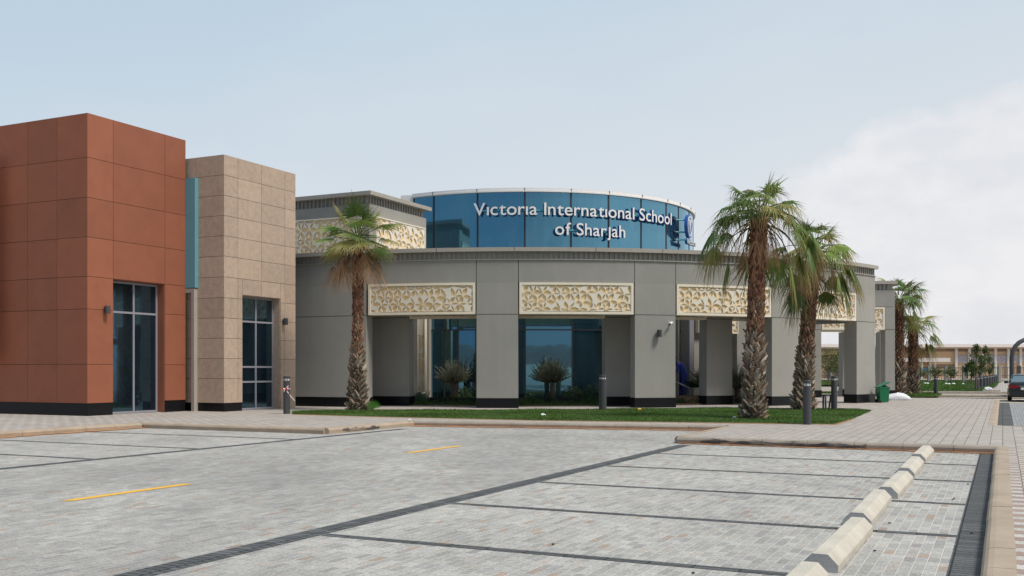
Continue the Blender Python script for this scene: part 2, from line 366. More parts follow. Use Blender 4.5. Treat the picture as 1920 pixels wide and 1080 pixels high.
def sandmat():
    m, t, b = newmat('orange_drift_sand'); b.inputs['Base Color'].default_value = (0.50, 0.235, 0.10, 1); b.inputs['Roughness'].default_value = 0.95
    g = N('ShaderNodeNewGeometry', t); n = N('ShaderNodeTexNoise', t); n.inputs['Scale'].default_value = 1.6; n.inputs['Detail'].default_value = 8; n.inputs['Roughness'].default_value = 0.75
    t.links.new(g.outputs['Position'], n.inputs['Vector'])
    at = N('ShaderNodeAttribute', t, attribute_name='Col'); sp = N('ShaderNodeSeparateColor', t); t.links.new(at.outputs['Color'], sp.inputs[0])
    a = mth(t, 'MULTIPLY', mth(t, 'ADD', mth(t, 'SUBTRACT', n.outputs[0], 0.80), mth(t, 'MULTIPLY', sp.outputs[0], 0.55)), 7, clamp=True)
    t.links.new(a, b.inputs['Alpha']); return m
M['drift'] = sandmat()
M['drift2'] = mat('lawn_edge_soil', (0.36, 0.20, 0.10), 0.95, nz=0.4, ns=5, bump=0.6, bs=20)
def scuffmat():
    m, t, b = newmat('tyre_scuff_rubber'); b.inputs['Base Color'].default_value = (0.045, 0.05, 0.06, 1); b.inputs['Roughness'].default_value = 0.7
    g = N('ShaderNodeTexCoord', t); n = N('ShaderNodeTexNoise', t); n.inputs['Scale'].default_value = 2.2; n.inputs['Detail'].default_value = 8; n.inputs['Roughness'].default_value = 0.7
    mp = N('ShaderNodeMapping', t); mp.inputs['Scale'].default_value = (1, 1, 9); t.links.new(g.outputs['Object'], mp.inputs[0]); t.links.new(mp.outputs[0], n.inputs['Vector'])
    a = mth(t, 'MULTIPLY', mth(t, 'SUBTRACT', n.outputs[0], 0.42), 6, clamp=True)
    t.links.new(mth(t, 'MULTIPLY', a, 0.85), b.inputs['Alpha']); return m
M['scuff'] = scuffmat()
exec_parts = []
# ------------------------------------------------------------ ground
g = MB(); g.add([(-1500, -300, -0.03), (1800, -300, -0.03), (1800, 3500, -0.03), (-1500, 3500, -0.03)], [(0, 1, 2, 3)])
g.build('ground', M['sand'], structure=True, loc=(0, 0, 0))
def quad_st(s0, s1, t0, t1, z): return [ST(s0, t0, z), ST(s0, t1, z), ST(s1, t1, z), ST(s1, t0, z)]
def sheet(name, rects, m, z):
    b = MB()
    for r in rects:
        q = quad_st(*r, z) if len(r) == 4 and not isinstance(r[0], (tuple, Vector)) else [Vector(p) for p in r]
        b.add(q, [tuple(range(len(q)))])
    o = b.build(name, m, structure=True)
    return o
LK = lambda t: lerp(26.3, 27.95, (t+16.0)/9.2)     # long kerb line s(t)
sheet('parking_lot', [(-12, 30, -24, 0.02)], M['lot'], 0.0)
W = PV
pavs = [(-12, 31.3, 0.34, 14), (22.78, 31.3, -6.75, 0.0), (22.78, 31.3, 0.0, 0.34), (31.3, 60, -75, -0.3), (-12, 31.3, -75, -22.7), (22.05, 31.3, -22.7, -16.05),
        [ST(LK(-16.05)+0.05, -16.05, W), ST(LK(-6.75)+0.05, -6.75, W), ST(31.3, -6.75, W), ST(31.3, -16.05, W)]]
sheet('pavement', pavs, M['walk'], W)
sheet('striped_pavement_edge', [(-12, 22.78, 0.09, 0.34)], M['stripe'], W)
sheet('road', [(31.3, 58, -0.3, 16)], M['road'], 0.0)
# dark bands and stall lines
bb = []
ln = [3.05, 5.82, 8.58, 11.3, 14.0, 16.88, 19.8]
bands = [(-12, 22.3, -6.60, -6.30), (-12, 22.6, -0.42, -0.13), (-12, 24.9, -15.56, -15.32)]
b = MB()
for r in bands: b.add(quad_st(*r, 0.004), [(0, 1, 2, 3)])
for s in ln: b.add(quad_st(s-0.07, s+0.07, -6.28, -0.42, 0.004), [(0, 1, 2, 3)])
for s in (2.8, 5.6, 8.3, 11.1, 13.9, 16.7, 20.0): b.add(quad_st(s-0.07, s+0.07, -22.4, -15.56, 0.004), [(0, 1, 2, 3)])
b.add(quad_st(31.4, 58, -0.14, 0.3, 0.004), [(0, 1, 2, 3)])
b.build('bay_markings', M['band'], structure=True)
b = MB()
for s in (9.3, 17.7, 1.0): b.add([ST(s, -10.98, 0.005), ST(s+0.08, -10.82, 0.005), ST(s+2.25, -10.82, 0.005), ST(s+2.17, -10.98, 0.005)], [(0, 1, 2, 3)])
b.build('yellow_lane_marking', M['paint'], structure=True)
# kerbs : run of 1 m concrete stones with a rounded front edge, side = direction of the low side
def kerb(name, p0, p1, low, m, wd=0.2, z0=0.0, z1=0.158, stone=1.0, tilt=0.03):
    p0, p1, low = Vector(p0), Vector(p1), Vector(low)
    L = (p1-p0).length; d = (p1-p0).normalized(); n = max(1, round(L/stone)); b = MB(); rr = random.Random(len(name)+int(L*10))
    for i in range(n):
        a = L*i/n+0.004; e = L*(i+1)/n-0.004; j = rr.uniform(-0.004, 0.004); k = rr.uniform(-0.003, 0.003)
        prof = [(wd, z0-0.05), (0, z0-0.05), (-tilt*0.5, z1*0.6), (tilt*0.2, z1-0.03), (0.02+tilt*0.5, z1-0.008), (0.05+tilt, z1), (wd, z1)]
        q = [p0+d*a-low*(x+k)+Z*(z+(j if z > z0+0.05 else 0)) for x, z in prof]
        b.prism(q, d*(e-a))
    o = b.build(name, m, structure=True, smooth=False); return o
kerb('kerb', ST(-12, -0.14), ST(22.6, -0.14), -V, M['kerb'], wd=0.24, stone=1.0)
kerb('kerb', ST(22.7, -6.75), ST(22.7, 0.07), -U, M['kerbg'], wd=0.2)
kerb('kerb', ST(22.9, -6.85), ST(LK(-6.85), -6.85), -V, M['kerb'])
kerb('kerb', ST(LK(-16.0), -16.0), ST(LK(-6.9), -6.9), -U, M['kerbg'])
kerb('kerb', ST(22.0, -15.98), ST(LK(-16), -15.98), V, M['kerb'])
kerb('kerb', ST(21.95, -22.6), ST(21.95, -16.1), -U, M['kerb'])
kerb('kerb', ST(-12, -22.5), ST(21.9, -22.5), V, M['kerb'])
kerb('kerb', ST(31.3, -0.15), ST(58, -0.15), V, M['kerb'], wd=0.22)
kerb('kerb', ST(31.25, 0.0), ST(31.25, 16), U, M['kerb'], wd=0.2)
# rubber scuffs on the island front and bay end kerbs (thin sheets 3 mm proud of the kerb face)
def scuff(p0, p1, low):
    b = MB(); n = 24; vs = []
    for i in range(n+1):
        q = lerp(Vector(p0), Vector(p1), i/n)
        h = 0.03+0.10*abs(math.sin(i*0.55+0.3))
        vs += [q+low*0.020+Z*0.02, q+low*0.020+Z*(0.04+h*0.8)]
    b.add(vs, [(2*i, 2*i+2, 2*i+3, 2*i+1) for i in range(n)])
    b.build('tyre_scuffs', M['scuff'], structure=True)
scuff(ST(22.7, -6.2), ST(22.7, -2.6), -U)
scuff(ST(22.6, -15.98), ST(24.4, -15.98), V)
# orange sand drifted against the kerbs
def drift(p0, p1, low, wd=0.35):
    b = MB(); p0, p1, low = map(Vector, (p0, p1, low)); n = 30
    for i in range(n+1):
        q = lerp(p0, p1, i/n)
        b.add([q+low*0.0+Z*0.02, q+low*wd+Z*0.0055], [], None)
    b.c = [(1, 1, 1), (0, 0, 0)]*(n+1); b.f = [(2*i, 2*i+1, 2*i+3, 2*i+2) for i in range(n)]
    b.build('drifted_sand', M['drift'], structure=True)
drift(ST(22.7, -6.7), ST(22.7, -0.14), -U, 0.3); drift(ST(LK(-16)-0.0, -16), ST(LK(-7), -7), -U, 0.8)
drift(ST(-2, -22.5), ST(22, -22.5), V, 0.5)
# ------------------------------------------------------------ lawns
def pip(px, py, poly):
    ins = np.zeros(px.shape, bool); n = len(poly); j = n-1
    for i in range(n):
        xi, yi = poly[i][:2]; xj, yj = poly[j][:2]
        c = ((yi > py) != (yj > py)) & (px < (xj-xi)*(py-yi)/(yj-yi+1e-12)+xi)
        ins ^= c; j = i
    return ins
def lawn(poly, label, n, hgt, wid, seed, base=True, zb=None, cols=((0.085, 0.185, 0.028), (0.15, 0.25, 0.05), (0.06, 0.14, 0.022))):
    z = PV+0.02 if zb is None else zb
    rs = np.random.RandomState(seed)
    xs = [p[0] for p in poly]; ys = [p[1] for p in poly]
    cen = Vector((sum(xs)/len(xs), sum(ys)/len(ys), z))
    if base:
        b = MB(); b.prism([(x, y, z-0.03) for x, y in zip(xs, ys)], (0, 0, 0.03)); b.build('lawn_bed', M['soilg'], structure=True)
    px = rs.uniform(min(xs), max(xs), n*3); py = rs.uniform(min(ys), max(ys), n*3)
    k = pip(px, py, poly); px = px[k][:n]; py = py[k][:n]; m = len(px); px = px+rs.normal(0, 0.05, m); py = py+rs.normal(0, 0.09, m)
    a = rs.uniform(0, 6.283, m); h = hgt*rs.uniform(0.5, 1.25, m)*(0.75+0.5*np.sin(px*1.7)*np.sin(py*2.3)**2); w_ = wid*rs.uniform(0.6, 1.3, m)
    l = rs.uniform(-0.5, 0.5, (m, 2))*h[:, None]
    v = np.zeros((m, 3, 3))
    v[:, 0] = np.stack([px-np.cos(a)*w_/2, py-np.sin(a)*w_/2, np.full(m, z)], 1)
    v[:, 1] = np.stack([px+np.cos(a)*w_/2, py+np.sin(a)*w_/2, np.full(m, z)], 1)
    v[:, 2] = np.stack([px+l[:, 0], py+l[:, 1], z+h], 1)
    v -= np.array(cen)
    me = bpy.data.meshes.new('grass'); me.vertices.add(m*3); me.vertices.foreach_set('co', v.ravel())
    me.loops.add(m*3); me.loops.foreach_set('vertex_index', np.arange(m*3)); me.polygons.add(m)
    me.polygons.foreach_set('loop_start', np.arange(m)*3); me.polygons.foreach_set('loop_total', np.full(m, 3))
    at = me.color_attributes.new('Col', 'FLOAT_COLOR', 'POINT'); ca = np.array(cols)
    pat = np.sin(px*0.7+2*np.sin(py*0.9))*np.sin(py*1.9+1.5*np.sin(px*0.45))
    ci = ca[rs.randint(0, len(ca), m)]*(1+0.22*pat)[:, None]*(0.8+0.4*rs.rand(m))[:, None]*(1+0.25*np.sin(px*0.9+1)*np.cos(py*1.3))[:, None]
    dry = rs.rand(m) < 0.05+0.13*np.clip(pat-0.35, 0, 1); ci[dry] = (0.25, 0.22, 0.08)
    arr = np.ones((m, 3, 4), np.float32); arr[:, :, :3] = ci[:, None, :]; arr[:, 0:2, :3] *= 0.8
    at.data.foreach_set('color', arr.ravel()); me.materials.append(M['grass']); me.update(); me.validate()
    o = bpy.data.objects.new('grass', me); COL.objects.link(o); o.location = cen; ROOT[o] = cen
    o['kind'] = 'stuff'; tag(o, label, 'grass'); return o
LP = [GP(549, 771), GP(548, 777), GP(700, 781.5), GP(850, 785), GP(1000, 788.5), GP(1150, 790.5), GP(1300, 792.5), GP(1450, 794.5), GP(1565, 796), GP(1600, 785), GP(1634, 770), GP(1610, 767.5), GP(1450, 766.5), GP(1300, 766), GP(1100, 768), GP(900, 769.5), GP(700, 769)]
b = MB()
for i in range(1, 9):
    p0, p1 = LP[i], LP[i+1]; b.add([(p0.x, p0.y+.05, PV+.012), (p0.x, p0.y-.20, PV+.004), (p1.x, p1.y-.20, PV+.004), (p1.x, p1.y+.05, PV+.012)], [(0, 1, 2, 3)])
b.build('bare_soil_edge', M['drift2'], structure=True)
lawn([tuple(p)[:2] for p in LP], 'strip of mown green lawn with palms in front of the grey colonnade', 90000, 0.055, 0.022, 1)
# ------------------------------------------------------------ lattice of petals
rl = random.Random(11)
def make_petals(Wd, Hh, sp):
    nodes = {}; nr = int(Hh/(sp*0.87))+3; nc = int(Wd/sp)+3
    for r in range(-1, nr):
        for c in range(-1, nc):
            nodes[(r, c)] = Vector((c*sp+(r % 2)*sp/2+rl.uniform(-.13, .13)*sp, r*sp*0.87+rl.uniform(-.13, .13)*sp))
    E = []
    for (r, c), p in nodes.items():
        for q in ((r, c+1), (r+1, c), (r+1, c+1 if r % 2 else c-1)):
            if q in nodes: E.append((p, nodes[q]))
    rl.shuffle(E); pet = []
    def poly(A, B, f, side):
        d = B-A; L = d.length; n = Vector((-d.y, d.x))/L; pts = []
        w1 = L*0.115*f*(1.5 if side else 0.8); w2 = L*0.115*f*(0.8 if side else 1.5)
        A2 = A+d*0.06; d2 = d*0.88; K = 11
        for i in range(K): t = i/K; pts.append(A2+d2*t+n*w1*math.sin(math.pi*t**0.9))
        for i in range(K): t = 1-i/K; pts.append(A2+d2*t-n*w2*math.sin(math.pi*t**0.9))
        return pts
    def inside(p, P):
        r = False; j = len(P)-1
        for i in range(len(P)):
            if ((P[i].y > p.y) != (P[j].y > p.y)) and p.x < (P[j].x-P[i].x)*(p.y-P[i].y)/(P[j].y-P[i].y)+P[i].x: r = not r
            j = i
        return r
    def grow(P, g):
        c = sum(P, Vector((0, 0)))/len(P); return [q+(q-c).normalized()*g for q in P]
    for A, B in E:
        if rl.random() < 0.04: continue
        side = rl.random() < 0.5; c0 = (A+B)/2
        for f in (1.65, 1.45, 1.25, 1.05, 0.85, 0.65):
            P = poly(A, B, f, side); G = grow(P, 0.015)
            ok = True
            for Q, qc in pet:
                if (qc-c0).length > sp*1.25: continue
                if any(inside(x, Q) for x in G) or any(inside(x, G) for x in Q) or any(inside((G[i]+G[i-1])/2, Q) for i in range(len(G))): ok = False; break
            if ok: pet.append((P, c0)); break
    return [p for p, _ in pet]
PET = make_petals(9.0, 3.2, 0.37)
def clip(P, x0, x1, y0, y1):
    for ax, lim, sg in ((0, x0, 1), (0, x1, -1), (1, y0, 1), (1, y1, -1)):
        o = []
        for i in range(len(P)):
            a, b_ = P[i-1], P[i]; ia = (a[ax]-lim)*sg >= 0; ib = (b_[ax]-lim)*sg >= 0
            if ia != ib:
                t = (lim-a[ax])/(b_[ax]-a[ax]); o.append(a+(b_-a)*t)
            if ib: o.append(b_)
        P = o
        if len(P) < 3: return []
    return P
def area(P): return abs(sum(P[i-1].x*P[i].y-P[i].x*P[i-1].y for i in range(len(P))))/2
LC = {}
def lattice_mesh(wd, ht, ox, oy, th, sc_=1.0):
    key = (round(wd, 3), round(ht, 3), ox, oy, sc_)
    if key in LC: return LC[key]
    cu = bpy.data.curves.new('lat', 'CURVE'); cu.dimensions = '2D'; cu.fill_mode = 'BOTH'; cu.extrude = th/2
    def sp(P):
        s = cu.splines.new('POLY'); s.points.add(len(P)-1)
        for q, p in zip(s.points, P): q.co = (p[0], p[1], 0, 1)
        s.use_cyclic_u = True
    nx = max(2, int(wd/0.25)); ny = max(2, int(ht/0.25)); O = []
    O += [(wd*i/nx, 0) for i in range(nx)]+[(wd, ht*i/ny) for i in range(ny)]+[(wd*(1-i/nx), ht) for i in range(nx)]+[(0, ht*(1-i/ny)) for i in range(ny)]
    sp(O)
    for P in PET:
        Q = clip([Vector(((p.x-ox)*sc_, (p.y-oy)*sc_)) for p in P], 0.02, wd-0.02, 0.02, ht-0.02)
        if Q and area(Q) > 0.0012: sp(Q)
    ob = bpy.data.objects.new('lat', cu); COL.objects.link(ob)
    dg = bpy.context.evaluated_depsgraph_get(); me = bpy.data.meshes.new_from_object(ob.evaluated_get(dg))
    vs = [tuple(v.co) for v in me.vertices]; fs = [tuple(p.vertices) for p in me.polygons]
    bpy.data.objects.remove(ob); bpy.data.meshes.remove(me); LC[key] = (vs, fs); return LC[key]
def carved_panel(parent, name, wd, z0, z1, mp, fr=0.10, thick=0.30, ox=0.4, oy=0.4, sc_=1.0, back=True):
    """mp(x, out, z) -> world; out>0 is towards the viewer"""
    h = z1-z0; n = max(2, int(wd/0.4))
    fb = MB()
    def bar(xa, xb, za, zb, oa, ob_, mb):
        k = max(1, int((xb-xa)/0.4))
        for i in range(k):
            a = xa+(xb-xa)*i/k; c = xa+(xb-xa)*(i+1)/k
            vs = [mp(a, oa, za), mp(c, oa, za), mp(c, ob_, za), mp(a, ob_, za), mp(a, oa, zb), mp(c, oa, zb), mp(c, ob_, zb), mp(a, ob_, zb)]
            fs = [(0, 1, 2, 3), (7, 6, 5, 4), (0, 4, 5, 1), (2, 6, 7, 3)]
            if i == 0: fs.append((3, 7, 4, 0))
            if i == k-1: fs.append((1, 5, 6, 2))
            mb.add(vs, fs)
    bar(0, wd, z0, z0+fr, -thick, 0.04, fb); bar(0, wd, z1-fr, z1, -thick, 0.04, fb)
    bar(0, fr, z0+fr, z1-fr, -thick, 0.04, fb); bar(wd-fr, wd, z0+fr, z1-fr, -thick, 0.04, fb)
    po = fb.build(name, M['cream'], parent)
    vs, fs = lattice_mesh(wd-2*fr-0.004, h-2*fr-0.004, ox, oy, 0.06, sc_)
    lb = MB(); lb.add([mp(fr+0.002+x, -0.004+zz*0.6, z0+fr+0.002+y) for x, y, zz in vs], fs); lb.build('petal_lattice', M['lattice'], po)
    yb = MB(); bar(fr+0.003, wd-fr-0.003, z0+fr+0.003, z1-fr-0.003, -thick+0.02, -0.046, yb); yb.build('backing_board', M['yellow'], po)
    return po
# ------------------------------------------------------------ colonnade building
CX, CY, RF, RI = 0.7, 63.2, 22.3, 20.2
def AP(th, r, z): return Vector((CX+r*math.sin(th), CY-r*math.cos(th), z))
def px2th(px, r, near=True):
    dx = (px-960)/F; a = 1+dx*dx; b_ = -2*(dx*CX+CY); c = CX*CX+CY*CY-r*r
    D = b_*b_-4*a*c
    y = (-b_-math.sqrt(max(D, 0)))/(2*a); x = dx*y
    return math.atan2(x-CX, CY-y)
def arcbox(mb, t0, t1, r0, r1, z0, z1, step=R_(1.6)):
    n = max(1, int(abs(t1-t0)/step)); vs = []
    for i in range(n+1):
        t = t0+(t1-t0)*i/n
        vs += [AP(t, r0, z0), AP(t, r1, z0), AP(t, r1, z1), AP(t, r0, z1)]
    fs = [(0, 1, 2, 3)]
    for i in range(n):
        a = 4*i; b_ = a+4
        for k in range(4): fs.append((a+k, b_+k, b_+(k+1) % 4, a+(k+1) % 4))
    fs.append((4*n+3, 4*n+2, 4*n+1, 4*n))
    mb.add(vs, [f[::-1] for f in fs])
SB = thing('school_building', (CX, CY-RF, PV), 'grey colonnaded school hall with curved front and blue glass drum above', 'building')
T = lambda px, r=RF: px2th(px, r)
zP0, zP1, zT = 3.93, 5.20, 6.12
cols = [(893, 972), (1190, 1267), (1447, 1527), (1606, 1641)]
wallL = (R_(-44), T(687))
bays = [(690, 892), (973, 1188.5), (1268, 1446), (1528, 1605)]
G_ = 0.0006
# upper wall panels with joints
ub = MB(); edges = [R_(-44), T(687)]
for a, b_ in cols: edges += [T(a), T(b_)]
for i in range(len(edges)-1): arcbox(ub, edges[i]+G_, edges[i+1]-G_, RF-0.6, RF, zP1+0.02, zT)
ub.build('upper_wall', M['greyd'], SB)
core = MB(); arcbox(core, R_(-44), T(1640), RF-0.57, RF-0.03, zP1+0.0, zT-0.01); core.build('wall_joint', M['groove'], SB)
wl = MB(); arcbox(wl, wallL[0], wallL[1]-G_, RF-0.6, RF, PV+0.40, zP0-0.012); arcbox(wl, wallL[0], wallL[1]-G_, RF-0.6, RF, zP0+0.012, zP1+0.02-0.002)
wl.build('wall', M['grey'], SB)
c2_ = MB(); arcbox(c2_, wallL[0], wallL[1]-0.002, RF-0.57, RF-0.03, zP0-0.02, zP0+0.02); c2_.build('wall_joint', M['groove'], SB)
pl = MB(); arcbox(pl, wallL[0], wallL[1]+0.0008, RF-0.62, RF+0.02, PV-0.02, PV+0.40); pl.build('plinth', M['plinth'], SB)
def column(t0, t1, r0, r1, ztop, parent=SB, m=None):
    m = m or M['grey']
    cb = MB(); arcbox(cb, t0, t1, r0, r1, PV+0.40, zP0-0.012); arcbox(cb, t0, t1, r0, r1, zP0+0.012, ztop)
    c = cb.build('column', m, parent)
    gb = MB(); arcbox(gb, t0+0.001, t1-0.001, r0+0.03, r1-0.03, zP0-0.02, zP0+0.02); gb.build('column_joint', M['groove'], c)
    pb = MB(); e = 0.02/r1; arcbox(pb, t0-e, t1+e, r0-0.02, r1+0.02, PV-0.02, PV+0.40); pb.build('plinth', M['plinth'], c)
    return c
colobjs = [column(T(a)+G_, T(b_)-G_, RF-0.62, RF, zP1+0.018) for a, b_ in cols]
for k, (a, b_) in enumerate(bays):
    t0, t1 = T(a)+0.0008, T(b_)-0.0008; wd = (t1-t0)*RF
    mpf = (lambda t0: (lambda x, o, z: AP(t0+x/RF, RF-0.015+o, z)))(t0)
    carved_panel(SB, 'carved_panel', wd, zP0+0.01, zP1+0.012, mpf, thick=0.5, ox=0.3+0.37*k, oy=0.35+0.21*(k % 2))
# cornice
cb = MB(); tE = T(1640)+0.003
arcbox(cb, R_(-44), tE, RF-0.45, RF+0.05, zT, zT+0.035)
arcbox(cb, R_(-44), tE, RF-0.5, RF+0.16, 6.45, 6.61)
cb.build('coping', M['cop'], SB)
rb = MB(); arcbox(rb, R_(-44), tE-0.004, RF-0.4, RF-0.06, zT+0.035, 6.45)
n = int((tE-R_(-44))*RF/0.205)
for i in range(n):
    t = R_(-44)+(tE-R_(-44))*(i+0.5)/n; arcbox(rb, t-0.0017, t+0.0017, RF-0.07, RF-0.01, zT+0.035, 6.45)
rb.build('ribbed_frieze', M['greyd'], SB)
jb = MB()
for px in (820, 964.5, 1116, 1240): 
    jb = MB(); t = T(px); arcbox(jb, t-0.0004, t+0.0004, RF+0.1, RF+0.163, 6.447, 6.613); jb.build('coping_joint', M['groove'], SB)
# end return and roof
rt = MB()
tE2 = T(1640)
d_ = AP(tE2, RF, 0)-AP(tE2, RF-1, 0)
rt.box(AP(tE2, RF-0.63, zP0)+Z*0, -d_*6.5, Vector((-d_.y, d_.x, 0))*-0.0+Vector((math.cos(tE2), math.sin(tE2), 0))*-0.5, (0, 0, 6.45-zP0)); rt.build('return_beam', M['greyd'], SB)
rf = MB(); arcbox(rf, R_(-44), tE2, RI-0.75, RF-0.5, 5.62, 5.9, R_(3)); rf.build('roof', M['grey'], SB)
rf = MB(); arcbox(rf, R_(-44), tE2, 6.0, 16.75, 5.62, 5.9, R_(3)); rf.build('roof', M['grey'], SB)
# inner ring of columns and beams
inner = [(695, 767), (902, 962), (1135, 1192), (1325, 1373), (1465, 1515)]
for a, b_ in inner: column(px2th(a, RI), px2th(b_, RI), RI-0.6, RI, 5.6, m=M['grey'])
IE = [px2th(x, RI) for x in (767, 902, 962, 1135, 1192, 1325, 1373, 1465)]
for k in range(0, 8, 2):
    t0, t1 = IE[k]+0.001, IE[k+1]-0.001
    mpf = (lambda t0: (lambda x, o, z: AP(t0+x/RI, RI-0.015+o, z)))(t0)
    carved_panel(SB, 'carved_panel', (t1-t0)*RI, 3.88, 5.15, mpf, thick=0.4, ox=0.9+0.4*k/2, oy=0.2)
# glazing behind
RG = 16.6
gp = [800, 833, 858, 893, 932, 985, 1073, 1131, 1180, 1230, 1285]
for i in range(len(gp)-1):
    t0, t1 = px2th(gp[i], RG), px2th(gp[i+1], RG)
    wb = MB(); arcbox(wb, t0-0.0018, t0+0.0018, RG-0.08, RG+0.05, PV, 5.6)
    arcbox(wb, t0, t1, RG-0.05, RG+0.04, 3.50, 3.56); arcbox(wb, t0, t1, RG-0.05, RG+0.05, PV, 0.30)
    fo = wb.build('window_frame', M['mull'], SB)
    for z_a, z_b in ((0.30, 3.5), (3.56, 5.6)):
        yw = random.Random(i*7+int(z_a)).uniform(-0.028, 0.028); tl = random.Random(i*5+int(z_b)).uniform(-0.02, 0.02)
        q0, q1 = AP(t0+0.0018, RG-0.01+yw, z_a), AP(t1-0.0018, RG-0.01-yw, z_a); up = Vector((0, tl, z_b-z_a)); bk_ = AP((t0+t1)/2, RG-0.03, 0)-AP((t0+t1)/2, RG-0.01, 0)
        pb = MB(); pb.box(q0, q1-q0, up, bk_); pb.build('pane', M['gdark'], fo)
fb = MB()
arcbox(fb, px2th(797.5, RG+0.3), px2th(804.5, RG+0.3), RG-0.1, RG+0.3, PV, 5.6)
fb.build('door_jamb', M['cop'], SB); fb = MB()
arcbox(fb, px2th(1272.5, 17.6), px2th(1273.4, 17.6), RG, 17.6, PV, 5.6)
fb.build('door_jamb', M['cop'], SB)
fb = MB(); arcbox(fb, px2th(1293, 17.4), px2th(1301, 17.4), 17.0, 17.4, PV, 5.6); fb.build('pale_jamb', M['alu'], SB)
for a, c, rr_0, rr_1 in ((1285.3, 1292.8, 16.4, 17.0), (720, 783.5, RG-0.3, RG+0.15), (1301.5, 1314, 16.2, 16.8), (1382, 1500, 16.2, 16.8)):
    fb = MB(); arcbox(fb, px2th(a, rr_1), px2th(c, rr_1), rr_0, rr_1, PV, 5.6); fb.build('rear_wall', M['greyd'], SB)
RSc = 18.6; t0s = px2th(783, RSc); wdv = (px2th(797, RSc)-t0s)*RSc
mpf = lambda x, o, z: AP(t0s+x/RSc, RSc+o, z)
carved_panel(SB, 'carved_screen', wdv, 0.7, 5.5, mpf, fr=0.02, thick=0.25, ox=2.2, oy=0.1, sc_=0.72)
t1_ = px2th(1309, 17.0)
mpf2 = lambda x, o, z: AP(t1_+x/17.0, 17.0+o, z)
carved_panel(SB, 'carved_panel', 0.9, 3.45, 4.5, mpf2, fr=0.08, thick=0.25, ox=2.0, oy=0.3)
t2_ = px2th(1368, 17.0)
mpf3 = lambda x, o, z: AP(t2_+x/17.0, 17.0+o, z)
carved_panel(SB, 'carved_panel', 0.6, 3.45, 4.5, mpf3, fr=0.06, thick=0.25, ox=3.0, oy=0.3)
# glass drum
RD = 10.4; zD0, zD1 = 5.9, 10.93
mul = [776, 813.5, 895.5, 984, 1070.5, 1141, 1202, 1249, 1272]
mth_ = [px2th(x, RD) for x in mul]
stp = (mth_[-1]-mth_[2])/6
ths = mth_+[mth_[-1]+stp*(k+1)*0.9 for k in range(5)]
for i in range(len(ths)-1):
    pb = MB(); arcbox(pb, ths[i]+0.0022, ths[i+1]-0.0022, RD-0.05, RD, zD0, zD1-0.02, R_(2.2))
    p = pb.build('drum_window', M['gdrum'], SB, smooth=False)
    mb = MB(); arcbox(mb, ths[i]-0.0045, ths[i]+0.0045, RD-0.06, RD+0.02, zD0, zD1-0.02); mb.build('mullion', M['mull'], p)
cb = MB(); arcbox(cb, ths[0]-0.004, ths[-1], RD-0.25, RD+0.13, zD1, zD1+0.08); arcbox(cb, ths[0]-0.004, ths[-1], RD-0.25, RD+0.10, zD1+0.08, zD1+0.2)
cb.build('drum_coping', M['white'], SB)
for i in range(1, len(ths)-1): jb = MB(); arcbox(jb, ths[i]-0.0008, ths[i]+0.0008, RD+0.1, RD+0.135, zD1, zD1+0.205); jb.build('coping_joint', M['groove'], SB)
db = MB(); p = AP(ths[0], RD, zD0); q = PX(752, 400, p.y+0.15)
db.box((p.x-0.02, p.y, zD0), (q.x-p.x, q.y-p.y, 0), (0.1, 2.0, 0), (0, 0, zD1+0.16-zD0)); db.build('drum_end_wall', M['white'], SB)
bk = MB(); arcbox(bk, ths[0], ths[-1], 1, RD-0.26, zD1-0.3, zD1-0.1, R_(4)); bk.build('drum_roof', M['grey'], SB)
# upper grey block
K = Vector((-6.6, 47.0, 0)); zt = 9.94
lL, lR = 8.0, 5.15
ub = MB()
ub.box(K-V*lL+Z*5.9, V*lL, U*lR, Z*(zt-0.9-5.9)); ub.build('upper_block_wall', M['greyd'], SB)
ub = MB(); ub.box(K-V*(lL)-U*0.0+Z*(zt-0.9), V*(lL), U*(lR), Z*0.34); ub.build('upper_block_band', M['grey'], SB)
ub = MB(); ub.box(K-V*(lL-0.1)+U*0.12+V*-0.12+Z*(zt-0.56), V*(lL-0.1), U*(lR-0.24), Z*0.38)
n = int(lL/0.23)
for i in range(n): ub.box(K-V*(0.22+i*0.23)+U*0.04+Z*(zt-0.56), V*0.07, U*0.1, Z*0.38)
for i in range(int(lR/0.23)-1): ub.box(K+U*(0.15+i*0.23)-V*0.13+Z*(zt-0.56), U*0.07, V*0.09, Z*0.38)
ub.build('upper_block_frieze', M['greyd'], SB)
ub = MB(); ub.box(K-V*lL-U*0.22+V*0.22+Z*(zt-0.18), V*(lL), U*(lR+0.4), Z*0.18); ub.build('upper_block_coping', M['cop'], SB)
o1 = K-V*4.6+Z*0-U*0.13
carved_panel(SB, 'carved_panel', 4.25, 7.0, 8.83, lambda x, o, z: o1+V*x-U*o+Z*z, fr=0.05, thick=0.02+0.1, ox=0.5, oy=0.3, sc_=1.25)
o2 = K+U*0.35+V*0.13
carved_panel(SB, 'carved_panel', 4.45, 7.0, 8.83, lambda x, o, z: o2+U*x+V*o+Z*z, fr=0.05, thick=0.02+0.1, ox=2.5, oy=0.3, sc_=1.25)
